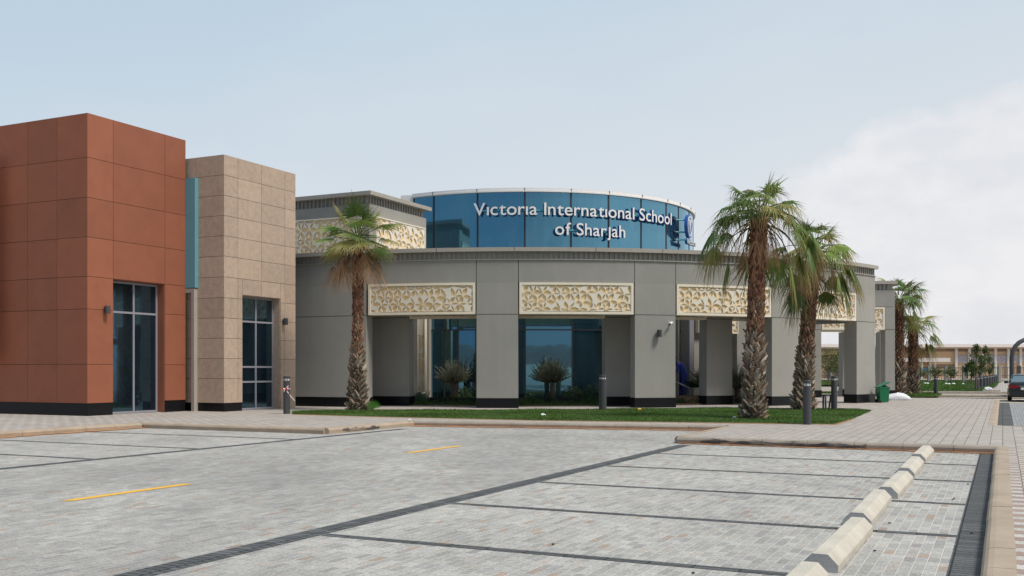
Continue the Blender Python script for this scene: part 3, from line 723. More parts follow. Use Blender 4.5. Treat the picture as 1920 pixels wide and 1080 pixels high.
# ------------------------------------------------------------ rear arcade
RA = thing('entrance_canopy', (19, 58, PV), 'grey drop-off arcade with carved beam beyond the right end of the hall', 'building')
def sx(px, d): return (px-960)/F*d
y0 = 56.5; y1 = 59.6
for (a, b_, yy) in ((1523, 1540, y0), (1660, 1678, y0), (1580, 1596, y1), (1500, 1512, y1), (1650, 1664, y1+0.2)):
    xa, xb = sx(a, yy), sx(b_, yy); cb = MB()
    cb.box((xa, yy, PV+0.4), (xb-xa, 0, 0), (0, 0.75, 0), (0, 0, 3.9-PV-0.4)); cb.box((xa, yy, 3.93), (xb-xa, 0, 0), (0, 0.75, 0), (0, 0, 5.18-3.93))
    c = cb.build('column', M['grey'], RA)
    pb = MB(); pb.box((xa-0.02, yy-0.02, PV-0.02), (xb-xa+0.04, 0, 0), (0, 0.79, 0), (0, 0, 0.42)); pb.build('plinth', M['plinth'], c)
for (a, b_, yy) in ((1540.3, 1659.7, y0), (1500, 1649, y1)):
    xa, xb = sx(a, yy)+0.02, sx(b_, yy)-0.02
    carved_panel(RA, 'carved_panel', xb-xa, 3.92, 5.17, (lambda xa, yy: (lambda x, o, z: Vector((xa+x, yy+0.02-o, z))))(xa, yy), thick=0.4, ox=1.3, oy=0.5)
cb = MB(); cb.box((sx(1523, y0), y0, 5.2), (sx(1678, y0)-sx(1523, y0), 0, 0), (0, 4.2, 0), (0, 0, 0.92)); cb.build('upper_wall', M['greyd'], RA)
cb = MB(); xa, xb = sx(1523, y0), sx(1678, y0)
cb.box((xa, y0+0.1, 6.12), (xb-xa-0.1, 0, 0), (0, 4, 0), (0, 0, 0.33))
for i in range(int((xb-xa)/0.22)): cb.box((xa+i*0.22, y0+0.02, 6.12), (0.07, 0, 0), (0, 0.09, 0), (0, 0, 0.33))
cb.build('ribbed_frieze', M['greyd'], RA)
cb = MB(); cb.box((xa, y0-0.15, 6.45), (xb-xa+0.1, 0, 0), (0, 4.4, 0), (0, 0, 0.17)); cb.build('coping', M['cop'], RA)
# ------------------------------------------------------------ clad blocks on the left
def sub(rect, hole):
    x0, x1, z0, z1 = rect; a0, a1, b0, b1 = hole
    if a0 >= x1 or a1 <= x0 or b0 >= z1 or b1 <= z0: return [rect]
    o = []
    if a0 > x0: o.append((x0, a0, z0, z1))
    if a1 < x1: o.append((a1, x1, z0, z1))
    m0, m1 = max(x0, a0), min(x1, a1)
    if b1 < z1: o.append((m0, m1, b1, z1))
    if b0 > z0: o.append((m0, m1, z0, b0))
    return o
def clad(mb, P, D, Nn, vj, hj, hole=None, gap=0.007, th=0.03):
    for i in range(len(vj)-1):
        for j in range(len(hj)-1):
            rs = [(vj[i], vj[i+1], hj[j], hj[j+1])]
            if hole: rs = sub(rs[0], hole)
            for x0, x1, z0, z1 in rs:
                if x1-x0 < 0.05 or z1-z0 < 0.05: continue
                gx0 = 0 if i == 0 else gap; 
                mb.box(P+D*(x0+gx0)+Z*(z0+gap), D*(x1-x0-gap-gx0), Nn*th, Z*(z1-z0-2*gap+(gap if j == len(hj)-2 else 0)))
def along(P, D, px):     # distance along the face that projects to px
    k = (px-960)/F; return (k*P.y-P.x)/(D.x-k*D.y)
def block(root, P, lenL, lenR, ztop, vjL, vjR, hj, hole, m, ins=0.35, zp=0.6, nm='cladding'):
    b = MB()
    h0, h1, hz0, hz1 = hole
    b.box(P+U*ins-V*ins*0+Z*PV-V*lenL, V*(lenL-ins), U*(lenR-ins), Z*(ztop-0.03-PV))   # core
    b.box(P+U*0.0-V*lenL+Z*PV, V*lenL, U*ins, Z*(ztop-0.03-PV))
    b.box(P+U*ins-V*ins+Z*PV, V*ins, U*(h0-ins), Z*(ztop-0.03-PV)); b.box(P+U*h1-V*ins+Z*PV, V*ins, U*(lenR-h1), Z*(ztop-0.03-PV))
    b.box(P+U*h0-V*ins+Z*hz1, V*ins, U*(h1-h0), Z*(ztop-0.03-hz1))
    b.build('wall', M['groove'], root)
    c = MB(); clad(c, P+V*0.0, U, V, vjR, hj, hole); c.build(nm, m, root)
    c = MB(); clad(c, P+V*0.028, -V, -U, vjL, hj); c.build(nm, m, root)
    c = MB(); c.box(P+U*(h1+0.0)-V*0.0+Z*(PV), -V*(ins), -U*0.02, Z*(hz1-PV)); c.box(P+U*h0+Z*hz1, -V*ins, U*(h1-h0), Z*-0.02); c.build('door_reveal', m, root)
    c = MB(); c.box(P-V*lenL-U*0.005+Z*(PV-0.02), V*(lenL+0.002), U*0.1, Z*(zp-PV)); c.box(P+V*0.002-V*0.1+Z*(PV-0.02)-U*0.0, V*0.105, U*(h0), Z*(zp-PV)); c.box(P+V*0.002-V*0.1+Z*(PV-0.02)+U*h1, V*0.105, U*(lenR-h1), Z*(zp-PV))
    c.build('plinth', M['plinth'], root)
def glazed_door(root, P, h0, h1, z0, z1, ins, vpx, zs, off=0.02):
    a = MB(); fw = 0.07; y = -V*(ins-0.06)
    def fb(x0, x1, za, zb): a.box(P+y+U*x0+Z*za, U*(x1-x0), -V*0.06, Z*(zb-za))
    fb(h0, h0+fw, z0, z1); fb(h1-off-fw, h1-off, z0, z1); fb(h0+fw, h1-off-fw, z1-fw, z1); fb(h0+fw, h1-off-fw, z0, z0+fw)
    xm = along(P+y, U, vpx); fb(xm-fw/2, xm+fw/2, z0+fw, z1-fw)
    for zz in zs: fb(h0+fw, xm-fw/2, zz-fw/2, zz+fw/2); fb(xm+fw/2, h1-off-fw, zz-fw/2, zz+fw/2)
    f = a.build('glazed_door', M['alu'], root)
    zz = [z0+fw]+sorted(zs)+[z1-fw]
    for i in range(len(zz)-1):
        for x0, x1 in ((h0+fw, xm-fw/2), (xm+fw/2, h1-off-fw)):
            g_ = MB(); g_.box(P+y-V*0.035+U*x0+Z*(zz[i]+(fw/2 if i else 0)), U*(x1-x0), -V*0.01, Z*(zz[i+1]-zz[i]-(fw/2 if i else 0)-(fw/2 if i < len(zz)-2 else 0)))
            g_.build('pane', M['gdoor'], f)
def zat(P, px, y): 
    Q = P+U*along(P, U, px); return EYE+(HY-y)/F*Q.y
# rust block
PR = Vector((-796/F*33.9, 33.9, 0)); dR = along(PR, U, 347)
RB = thing('rust_building', PR+Z*PV, 'rust brown panel-clad block with a tall glazed door at the left', 'building')
zr = lambda y: EYE+(HY-y)/F*33.9
vR = [0]+[along(PR, U, x) for x in (211, 308)]+[dR]
holeR = (vR[1], vR[2], 0, zr(518))
vL = [0]+[along(PR, -V, x) for x in (107, 52)]; st = vL[2]-vL[1]; vL += [vL[2]+st*k for k in range(1, 5)]
block(RB, PR, vL[-1], dR, zr(212), vL, vR, [0.57, zr(683), zr(579), zr(518), zr(444), zr(370), zr(295), zr(212)], holeR, M['rust'])
glazed_door(RB, PR, vR[1], vR[2]-0.02, PV+0.01, zr(518)-0.03, 0.35, 251, [zat(PR, 251, 586)])
# teal infill and grey recess next to it
Q = PR+U*dR; tw = 0.46
a = MB(); a.box(Q+V*0.02+Z*zat(PR, 347, 540), V*tw, U*0.5, Z*(zat(PR, 347, 335)-zat(PR, 347, 540))); a.build('teal_panel', M['teal'], RB)
a = MB(); z5 = zat(PR, 347, 541); a.box(Q+V*0.02+Z*(z5-0.16), V*(tw-0.04), U*0.3, Z*0.15); a.box(Q+V*(tw-0.16)+Z*PV, V*0.14, U*0.3, Z*(z5-0.16-PV)); a.build('recess_frame', M['cop'], RB)
a = MB(); a.box(Q+V*0.02+U*0.3+Z*PV, V*tw, U*0.05, Z*(z5-PV)); a.build('recess_back', M['mull'], RB)
# beige block
PB = Vector((-540/F*37.4, 37.4, 0)); dB = along(PB, U, 553)
BB = thing('beige_building', PB+Z*PV, 'beige stone-clad block between the rust block and grey hall', 'building')
zb = lambda y: EYE+(HY-y)/F*37.4
vB = [0]+[along(PB, U, x) for x in (445, 489, 533)]+[dB]
vBL = [0]+[along(PB, -V, x) for x in (366,)]; vBL += [vBL[1]+1.35*k for k in range(1, 3)]
hB = [zb(y) for y in (756, 710, 672, 634, 596, 558, 519, 480, 442, 404, 366, 328, 290)]
h0, h1 = along(PB, U, 453.5), along(PB, U, 525)
zd = zat(PB, 453.5, 553)
block(BB, PB, vBL[-1], dB, hB[-1], vBL, vB, hB, (h0, h1, 0, zd), M['beige'], zp=hB[0]+0.02)
c = MB(); c.box(PB+U*(h1+0.01)-V*0.02+Z*PV, V*0.05, U*(dB-h1-0.01), Z*(hB[0]+0.005-PV)); c.build('door_pier', M['beige'], BB)
glazed_door(BB, PB, h0, h1-0.02, PV+0.01, zd-0.02, 0.35, 480, [zat(PB, 480, y) for y in (603, 688, 716)])
# cream carved screen peeping in at the left edge
CS = thing('carved_screen', PX(-8, 500, 33.0)*1.0, 'cream carved sunscreen at the far left edge of the rust block', 'screen')
oc = PX(-52, 693, 35.5); oc.z = 0
carved_panel(CS, 'carved_panel', 0.96, 2.0, 9.1, lambda x, o, z: oc+V*x-U*(o+0.0)+Z*z, fr=0.06, thick=0.15, ox=0.6, oy=0.0, sc_=1.0)
# ------------------------------------------------------------ sign
RS = 10.72
SG = thing('school_sign', AP(px2th(1070, RS), RS, 8.5), 'white raised lettering reading Victoria International School of Sharjah on the blue glass drum', 'sign')
def glyph(ch, size, ext, off):
    cu = bpy.data.curves.new('t', 'FONT'); cu.body = ch; cu.size = size; cu.extrude = ext; cu.offset = off; cu.resolution_u = 6
    ob = bpy.data.objects.new('t', cu); COL.objects.link(ob); dg = bpy.context.evaluated_depsgraph_get()
    me = bpy.data.meshes.new_from_object(ob.evaluated_get(dg)); vs = [tuple(v.co) for v in me.vertices]; fs = [tuple(p.vertices) for p in me.polygons]
    bpy.data.objects.remove(ob); bpy.data.meshes.remove(me); return vs, fs
capv = max(v[1] for v in glyph('I', 1, 0, 0)[0])
def lettering(txt, thA, thB, zb_, cap, parent, rs=RS, th=0.14, depth2=None, woff=0.006):
    size = cap/capv; X = 0; items = []
    for ch in txt:
        if ch == ' ': X += 0.27*size; continue
        vs, fs = glyph(ch, size, 0.012, woff*size)
        x0 = min(v[0] for v in vs); x1 = max(v[0] for v in vs)
        items.append((ch, X-x0, vs, fs)); X += (x1-x0)+(0.085 if ch not in 'rtf' else 0.05)*size; xe = X-0.085*size
    k = (thB-thA)*rs/xe
    for ch, xo, vs, fs in items:
        zs = [v[2] for v in vs]; zm = max(zs)
        face = MB(); face.add([AP(thA+(x+xo)*k/rs, rs+z*0.5+0.006, zb_+y) for x, y, z in vs], fs)
        L = face.build('letter', M['white'], parent)
        s = MB(); s.add([AP(thA+(x+xo)*k/rs, rs-0.005-th/2+(th/2-0.003)*(1 if z > 0 else -1), zb_+y) for x, y, z in vs], fs)
        s.build('letter_return', M['blue'], L)
    return k
k1 = lettering('V\u0131ctor\u0131a Internat\u0131onal School', px2th(888, RS), px2th(1259, RS), 9.70, 0.63, SG)
k2 = lettering('of Shar\u0237ah', px2th(1041, RS), px2th(1172, RS), 8.69, 0.62, SG)
print('text stretch', k1, k2)
a = MB(); arcbox(a, px2th(903, 10.6), px2th(1250, 10.6), 10.50, 10.56, 9.92, 10.0); arcbox(a, px2th(1050, 10.6), px2th(1165, 10.6), 10.50, 10.56, 8.92, 9.0)
for px in (920, 990, 1060, 1130, 1190, 1235): arcbox(a, px2th(px, 10.6)-0.002, px2th(px, 10.6)+0.002, RD, 10.51, 9.93, 9.98)
for px in (1075, 1140): arcbox(a, px2th(px, 10.6)-0.002, px2th(px, 10.6)+0.002, RD, 10.51, 8.93, 8.98)
a.build('mounting_rail', M['bracket'], SG)
# emblem
RE = 10.95; tb = px2th(1291.5, RE)
EC = AP(tb, RE, EYE+(HY-424.5)/F*AP(tb, RE, 0).y)
EM = thing('emblem_sign', EC, 'round blue emblem with white ring and V at the right end of the drum', 'sign')
ta = R_(68); rn = Vector((math.sin(ta), -math.cos(ta), 0)); rt_ = Vector((math.cos(ta), math.sin(ta), 0))
rE = 0.66
def disc(mb, r, o0, o1, hole=0):
    n = 40; C_ = [(math.cos(2*math.pi*i/n), math.sin(2*math.pi*i/n)) for i in range(n)]
    if not hole: mb.prism([EC+rn*o0+rt_*(r*c)+Z*(r*s) for c, s in C_], rn*(o1-o0)); return
    vs = []
    for c, s in C_:
        for rr, oo in ((r, o0), (r, o1), (hole, o1), (hole, o0)): vs.append(EC+rn*oo+rt_*(rr*c)+Z*(rr*s))
    fs = []
    for i in range(n):
        j = (i+1) % n
        for k in range(4): fs.append((4*i+k, 4*j+k, 4*j+(k+1) % 4, 4*i+(k+1) % 4))
    mb.add(vs, fs)
a = MB(); disc(a, rE, -0.12, 0.06); a.build('disc', M['blue'], EM)
a = MB(); disc(a, 0.56, 0.062, 0.085, 0.50); a.build('ring', M['white'], EM)
a = MB()
for P in ([(-.30, .36), (-.20, .36), (.03, -.26), (.0, -.44), (-.03, -.40)], [(.30, .36), (.20, .36), (.04, -.10), (.045, -.24), (.06, -.22)], [(-.09, .32), (.0, .40), (.09, .32), (.02, .05), (-.02, .05)]):
    a.prism([EC+rn*0.065+rt_*x+Z*y for x, y in P], rn*0.02)
a.build('letter_v', M['white'], EM)
for dz in (-0.36, 0.32, -0.80):
    e_ = EC+rt_*(-0.30)+Z*dz-rn*0.13; g_0 = AP(tb-0.075, RD, e_.z)
    a = MB(); a.tube([g_0, e_+(Vector((0, 0, 0)) if dz > -0.5 else rn*0.1)], 0.045, 6); bq = a.build('bracket', M['bracket'], EM)
    a = MB(); a.tube([g_0-(e_-g_0)*0.02, g_0+(e_-g_0)*0.14], 0.085, 10); a.build('bracket_foot', M['black'], bq)
lettering('V\u0131ctor\u0131a', tb-0.035, tb+0.10, EC.z-1.02, 0.30, EM, rs=RE+0.05, th=0.16)
# ------------------------------------------------------------ palms
def palm(base, topz, r0, r1, crown, seed, label, dead=8, fan=0.85, droopy=1.0, boots=420, grow=1.0, lean=(0, 0), nlow=1.0, group='fan palms in front of the school', greyfrac=0.36, spread=1.0, deadel=(-65, -20), deadhang=(1.3, 1.5)):
    rr = random.Random(seed); base = Vector(base)
    P = thing('fan_palm', base, label, 'palm tree', group)
    H = topz-base.z; L = Vector((lean[0], lean[1], 0))
    ax = lambda f: base+Z*(H*f)+L*(f**1.5)
    def rad(f): return r1+(r0-r1)*max(0, 1-f*1.9)**1.0*0.6+(r0-r1)*0.4*max(0, 1-f*9)**1.0 + 0.0
    t = MB(); pts = []; rads = []
    for i in range(25):
        f = i/24; pts.append(ax(f)); rads.append(rad(f)*0.86*(1+rr.uniform(-.03, .03)))
    t.tube(pts, rads, 14, (0.07, 0.045, 0.032))
    for i in range(boots):
        f = (i+0.5)/boots*0.985; g = i*2.399963+rr.uniform(-.12, .12); low = f < greyfrac+rr.uniform(-.06, .06)
        c = ax(f); R0 = rad(f)*0.84; o = Vector((math.cos(g), math.sin(g), 0)); q = Vector((-o.y, o.x, 0))
        q = (q+Z*rr.choice((-1, 1))*(rr.uniform(0.35, 0.8) if low else rr.uniform(0.1, 0.5))).normalized()
        ln_ = (rr.uniform(0.18, 0.33) if low else rr.uniform(0.10, 0.19))*grow; fl = (rr.uniform(0.28, 0.55) if low else rr.uniform(0.18, 0.4)); wv = (rr.uniform(0.055, 0.085) if low else rr.uniform(0.05, 0.085))*grow
        if f < 0.08: fl += 0.25
        tilt = q.z*0.9
        dr = (Z*(1-fl*0.5)+o*fl+Vector((-o.y, o.x, 0))*tilt).normalized()
        side = dr.cross(o).normalized(); nn = side.cross(dr).normalized(); nn = nn if nn.dot(o) > 0 else -nn
        b0 = c+o*R0-Z*0.05
        if low:
            v_ = rr.uniform(0.45, 1.35); colr = (0.28*v_, 0.20*v_, 0.145*v_)
            if rr.random() < 0.25: colr = (0.42*v_, 0.36*v_, 0.29*v_)
        else:
            v_ = rr.uniform(0.45, 1.35); colr = (0.25*v_, 0.125*v_, 0.078*v_)
            if f < greyfrac+0.2 and rr.random() < 0.4: colr = (0.29*v_, 0.19*v_, 0.12*v_)
        tipc = tuple(x*1.15 for x in colr)
        tp = b0+dr*ln_+nn*0.01
        vs = [b0-side*wv, b0+side*wv, b0+nn*0.045, tp-side*wv*0.42, tp+side*wv*0.42, tp+nn*0.028, b0+dr*ln_*0.5+nn*0.055, b0+dr*ln_*0.5-side*wv*0.72, b0+dr*ln_*0.5+side*wv*0.72]
        fs = [(0, 2, 6, 7), (2, 1, 8, 6), (7, 6, 5, 3), (6, 8, 4, 5), (3, 5, 4), (0, 7, 8, 1), (7, 3, 4, 8)]
        t.add(vs, fs, colr)
        if rr.random() < (0.3 if low else 0.55):   # loose fibres
            for _ in range(2):
                a0 = b0+o*0.03+Z*rr.uniform(-.05, .1); a1 = a0+o*rr.uniform(.03, .08)+Z*rr.uniform(-.10, .12)+side*rr.uniform(-.08, .08)
                t.add([a0-side*0.008, a0+side*0.008, a1], [(0, 1, 2)], tuple(x*1.3 for x in colr))
    t.build('trunk', M['trunk'], P)
    top = ax(1.0)
    def leaf(mb, elev, azm, pet, fanr, tone, brown, hang, z0):
        o = Vector((math.cos(azm), math.sin(azm), 0)); st_ = top+o*r1*0.6+Z*z0
        d = (o*math.cos(elev)+Z*math.sin(elev)); pts = [st_]; p = st_.copy(); dd = d.copy(); n = 6
        for i in range(n):
            p = p+dd*(pet/n); pts.append(p.copy()); dd = (dd-Z*hang*0.16).normalized()
        pc = (0.13, 0.17, 0.045) if not brown else (0.22, 0.13, 0.07)
        mb.tube(pts, [0.026-0.0028*i for i in range(n+1)], 4, pc, cap=False)
        fw = dd.copy(); side = fw.cross(Z)
        if side.length < 0.1: side = Vector((1, 0, 0))
        side = (side.normalized()+Vector((rr.uniform(-.3, .3), rr.uniform(-.3, .3), rr.uniform(-.3, .3)))).normalized()
        side = (side-fw*side.dot(fw)).normalized(); nn = side.cross(fw).normalized()
        K = 30; span = R_(rr.uniform(80, 120)) if not brown else R_(rr.uniform(30, 65)); span = min(span, R_(rr.uniform(48, 75))) if fw.z < -0.72 else span; da = 2*span/K; join0 = rr.uniform(.30, .46) if not brown else rr.uniform(.08, .16)
        # cupped blade
        for k in range(K):
            a = -span+da*(k+0.5); Ls = fanr*(1-0.28*(abs(a)/span)**2)*rr.uniform(0.85, 1.1); join = join0
            di = (fw*math.cos(a)+side*math.sin(a)); ws = (-fw*math.sin(a)+side*math.cos(a))
            if brown: Ls *= rr.uniform(0.55, 1.15); a += rr.uniform(-.12, .12); di = (fw*math.cos(a)+side*math.sin(a))
            tipdroop = (0.35+1.5*rr.random()**1.5)*droopy*(1.2 if abs(fw.z) < 0.75 else 0.6)*(1.0 if not brown else 1.3)
            burnt = rr.random() < (0.6 if hang > 0.9 else 0.2)
            prev = None; V9 = []; C9 = []
            for q, fr_ in enumerate((0.0, 0.2, join, 0.62, 0.82, 1.0)):
                rr_ = Ls*fr_
                wdt = rr_*math.tan(da/2)*1.02 if fr_ <= join else Ls*join*math.tan(da/2)*(1-(fr_-join)/(1-join))**1.0*0.92+0.002
                cup = -nn*0.10*fanr*abs(math.sin(a))*fr_
                c = pts[-1]+di*rr_+cup-Z*(tipdroop*Ls*0.85*max(0, fr_-0.36)**1.5)-di*(tipdroop*Ls*0.30*max(0, fr_-0.42)**1.3)
                if fr_ > 0.6: c += ws*rr.uniform(-.04, .04)*fr_
                pl_ = nn*wdt*0.45
                V9 += [c-ws*wdt-pl_, c+pl_, c+ws*wdt-pl_]
                base_c = tone
                if brown: cc = tuple(x*(0.8+0.4*fr_) for x in tone)
                else:
                    kx = 0.0 if fr_ < 0.6 else min(1, (fr_-0.6)/0.25)
                    kx *= (1.0 if burnt else 0.4)
                    cc = tuple(x*(1-kx)+y*kx for x, y in zip(tone, (0.34, 0.21, 0.09)))
                    if fr_ < 0.3: cc = tuple(x*(1.0)+y for x, y in zip(cc, (0.02, 0.02, 0.0)))
                C9 += [cc]*3
            n0 = len(mb.v); mb.v += [tuple(x) for x in V9]
            if mb.c is None: mb.c = []
            mb.c += C9
            for q in range(5):
                for e in (0, 1): mb.f.append((n0+q*3+e, n0+q*3+e+1, n0+q*3+3+e+1, n0+q*3+3+e))
    gcol = lambda: random_green(rr)
    cm_ = MB()
    for (cnt, e0, e1, p0, p1, fr0, hang, zo) in crown:
        for i in range(cnt):
            az_ = 2*math.pi*(i+rr.uniform(-.45, .45))/cnt+e0
            while hang > 1.1 and math.sin(az_) < -0.55: az_ += 0.7
            leaf(cm_, R_(rr.uniform(e0, e1)), az_, rr.uniform(p0, p1)*spread, fan*fr0*rr.uniform(0.85, 1.12), gcol(), False, hang*rr.uniform(0.8, 1.2), zo+rr.uniform(-.1, .1))
    cm_.build('crown', M['frond'], P)
    if dead:
        dm = MB()
        for i in range(dead):
            v_ = rr.uniform(0.7, 1.2)
            leaf(dm, R_(rr.uniform(*deadel)), rr.uniform(0, 6.28), rr.uniform(0.5, 1.1)*spread, fan*rr.uniform(0.75, 1.25), (0.38*v_, 0.225*v_, 0.12*v_), True, rr.uniform(*deadhang), rr.uniform(-0.5, -0.1))
        dm.build('dead_fronds', M['frond'], P)
    return P
def random_green(rr):
    v_ = rr.uniform(0.6, 1.4); x = rr.random()
    if x < 0.5: c = (0.12, 0.205, 0.052)
    elif x < 0.82: c = (0.20, 0.28, 0.07)
    else: c = (0.32, 0.30, 0.10)
    return tuple(y*v_ for y in c)
# palm on the left of the lawn
b1 = GP(671, 770); d1 = b1.y
palm(b1, PX(668, 452, d1).z, 0.40, 0.165, [(9, 30, 80, 0.35, 0.7, 0.95, 0.25, 0.2), (12, 5, 35, 0.55, 0.95, 1.0, 0.40, 0.1), (9, -22, 5, 0.65, 1.0, 0.95, 0.6, 0.05)], 3,
     'shorter fan palm with compact browning crown before the left bay of the hall', dead=34, fan=0.98, boots=600, droopy=0.28, deadel=(-35, 5))
b2 = GP(1413, 785); d2 = b2.y
palm(b2, PX(1424, 405, d2).z, 0.37, 0.235, [(9, 35, 80, 0.3, 0.65, 1.1, 0.35, 0.25), (12, 5, 50, 0.5, 1.15, 1.15, 0.8, 0.12), (6, -5, 20, 1.0, 1.4, 1.25, 1.5, 0.0), (9, 0, 28, 1.5, 2.1, 1.5, 2.2, -0.05), (5, -30, 0, 1.2, 1.7, 1.5, 2.3, -0.3)], 7,
     'tallest fan palm with large drooping fans over the third carved panel', dead=20, fan=0.86, boots=760, droopy=1.25, deadel=(-60, 0), deadhang=(1.3, 2.2), lean=(0.18, 0), greyfrac=0.40)
b3 = GP(1506, 769); d3 = b3.y
palm(b3, PX(1527, 470, d3).z, 0.41, 0.25, [(8, 40, 80, 0.3, 0.7, 1.0, 0.4, 0.2), (9, 0, 40, 0.7, 1.15, 1.05, 0.9, 0.05), (9, -12, 18, 1.1, 1.5, 1.4, 1.9, -0.05), (6, -40, -10, 1.1, 1.7, 1.3, 2.0, -0.25)], 9,
     'fan palm behind a dark bollard, right of the tallest palm', dead=16, fan=0.98, boots=700, droopy=1.2, deadel=(-55, 10), deadhang=(1.2, 2.2), lean=(0.45, 0), greyfrac=0.38)
b4 = GP(1687, 739); b4.y = 62.0; b4.x = sx(1686, 62.0)
palm(b4, PX(1684, 560, 62).z, 0.40, 0.27, [(9, 35, 85, 0.4, 0.8, 1.1, 0.35, 0.2), (9, 0, 40, 0.8, 1.2, 1.1, 0.7, 0.05), (6, -30, 0, 0.8, 1.2, 1.05, 1.9, -0.2)], 13,
     'distant fan palm just right of the arcade, its crown the higher of the pair', dead=4, fan=1.15, boots=380, greyfrac=0.35)
b5 = Vector((sx(1712, 64.0), 64.0, PV))
palm(b5, PX(1718, 615, 64).z, 0.42, 0.28, [(7, 30, 80, 0.4, 0.9, 1.1, 0.5, 0.2), (8, -5, 35, 0.8, 1.3, 1.1, 1.0, 0.05), (7, -30, 0, 0.9, 1.3, 1.0, 2.1, -0.2)], 17,
     'distant fan palm right of the arcade, lower and rightmost of the pair', dead=9, fan=1.1, boots=330, greyfrac=0.35)
# seedling fan at the foot of the left palm
def fan_leaf(mb, p, up, side, L, n=22, span=R_(100), col=(0.06, 0.20, 0.03)):
    nn = up.cross(side)
    for k in range(n):
        a = -span+2*span*(k+0.5)/n; da = 2*span/n; di = up*math.cos(a)+side*math.sin(a); ws = side*math.cos(a)-up*math.sin(a)
        q = p+di*L*0.62; wv = L*0.62*math.tan(da/2)*0.8; nn = up.cross(side)*(1 if k % 2 else -1)*1.2
        mb.add([p, q-ws*wv-nn*wv*.4, q+nn*wv*.4, q+ws*wv-nn*wv*.4, p+di*L], [(0, 1, 2), (0, 2, 3), (1, 4, 2), (2, 4, 3)], col)
SP = MB(); sb = GP(698, 771); sb.y -= 0.2
SP.tube([sb, sb+Vector((0.05, 0, 0.12))], 0.012, 5, (0.08, 0.2, 0.04)); fan_leaf(SP, sb+Vector((0.05, 0, 0.10)), Vector((0.1, 0, 1)).normalized(), Vector((1, 0.15, -0.1)).normalized(), 0.36, n=15, span=R_(75), col=(0.10, 0.27, 0.04))
fan_leaf(SP, sb+Vector((0.03, 0.05, 0.05)), Vector((-0.3, 0.1, 1)).normalized(), Vector((1, 0.3, 0.3)).normalized(), 0.26, n=11, span=R_(70), col=(0.13, 0.30, 0.05))
tag(SP.build('palm_seedling', M['frond']), 'bright green fan sapling at the foot of the shorter left palm', 'plant')
# ------------------------------------------------------------ olive trees
def olive_meshes(seed):
    rr = random.Random(seed); t = MB(); l = MB(); tw = t
    for k in range(3):
        g = k*2.1+rr.random(); o = Vector((math.cos(g), math.sin(g), 0))*0.05
        t.tube([o*1.4, o*0.8+Vector((0, 0, .25)), o*1.5+Vector((rr.uniform(-.03, .03), 0, .5)), o*2.6+Z*0.78], [0.10, 0.075, 0.07, 0.045], 8)
    for i in range(230):
        g = rr.uniform(0, 6.283); e = R_(rr.choice((rr.uniform(-8, 40), rr.uniform(25, 88)))); L = rr.uniform(0.45, 1.0)*(0.85 if e < 0.6 else 0.98)*(1+0.08*math.sin(g*2+seed)+0.06*math.sin(g*5+seed*3))
        d = Vector((math.cos(g)*math.cos(e), math.sin(g)*math.cos(e), math.sin(e)*0.95)); p = Z*rr.uniform(.66, .82)+Vector((math.cos(g), math.sin(g), 0))*0.08
        pts = [p.copy()]
        for s in range(5):
            d = (d+Vector((rr.uniform(-.18, .18), rr.uniform(-.18, .18), 0.10))).normalized(); p = p+d*L/5; pts.append(p.copy())
        t.tube(pts, [0.014, 0.011, 0.009, 0.007, 0.005, 0.003], 3, cap=False)
        for s in range(1, 6):
            for m_ in range(13 if s > 2 else 9):
                q = lerp(pts[s-1], pts[s], rr.random()); dd = (d+Vector((rr.uniform(-1, 1), rr.uniform(-1, 1), rr.uniform(-.6, 1.1)))).normalized()
                sd_ = dd.cross(Vector((rr.uniform(-1, 1), rr.uniform(-1, 1), rr.uniform(-1, 1)))).normalized(); Lf = rr.uniform(0.05, 0.10); v_ = rr.uniform(0.6, 1.4)
                l.add([q, q+dd*Lf*0.5+sd_*0.008, q+dd*Lf, q+dd*Lf*0.5-sd_*0.008], [(0, 1, 2, 3)], (0.22*v_, 0.235*v_, 0.155*v_))
    return t, l
def mk_olive(loc, label, seed, sc_=1.0):
    P = thing('olive_tree', loc, label, 'tree', 'small round olive trees behind the colonnade')
    t, l = olive_meshes(seed)
    for mb in (t, l): mb.v = [tuple(Vector(v)*sc_+Vector(loc)) for v in mb.v]
    t.build('trunk', M['bark'], P, smooth=True); l.build('crown', M['leaf'], P); return P
ol = mk_olive(Vector((sx(850, 45.8), 45.8, 0.45)), 'small olive tree in a black planter under the left carved panel', 21, 0.99)
mk_olive(Vector((sx(1036, 45.4), 45.4, 0.40)), 'small olive tree in a black planter under the second carved panel', 22, 1.08)
copy_thing(ol, Vector((sx(1326, 46.2), 46.2, 0.3)), 'small olive tree half hidden beside a grey column behind the wheelbarrow')
copy_thing(ol, Vector((sx(1383, 46.5), 46.5, 0.2)), 'dark olive tree seen left of the tallest palm trunk')
# planters
def planter(cx_, cy_, wd, label):
    b = MB(); z0, z1 = PV, 0.44
    b.box((cx_-wd/2, cy_-0.6, z0), (wd, 0, 0), (0, 0.06, 0), (0, 0, z1-z0)); b.box((cx_-wd/2, cy_+0.6, z0), (wd, 0, 0), (0, 0.06, 0), (0, 0, z1-z0))
    b.box((cx_-wd/2-0.06, cy_-0.6, z0), (0.058, 0, 0), (0, 1.26, 0), (0, 0, z1-z0)); b.box((cx_+wd/2+0.002, cy_-0.6, z0), (0.058, 0, 0), (0, 1.26, 0), (0, 0, z1-z0))
    P = thing('planter', (cx_, cy_, PV), label, 'planter', 'low black planters')
    b.build('box', M['plinth'], P); s = MB(); s.box((cx_-wd/2, cy_-0.54, z0), (wd, 0, 0), (0, 1.13, 0), (0, 0, 0.22)); s.build('soil', M['dirt'], P)
planter(sx(848, 45.6), 45.5, 2.2, 'low black planter holding the olive tree of the left bay')
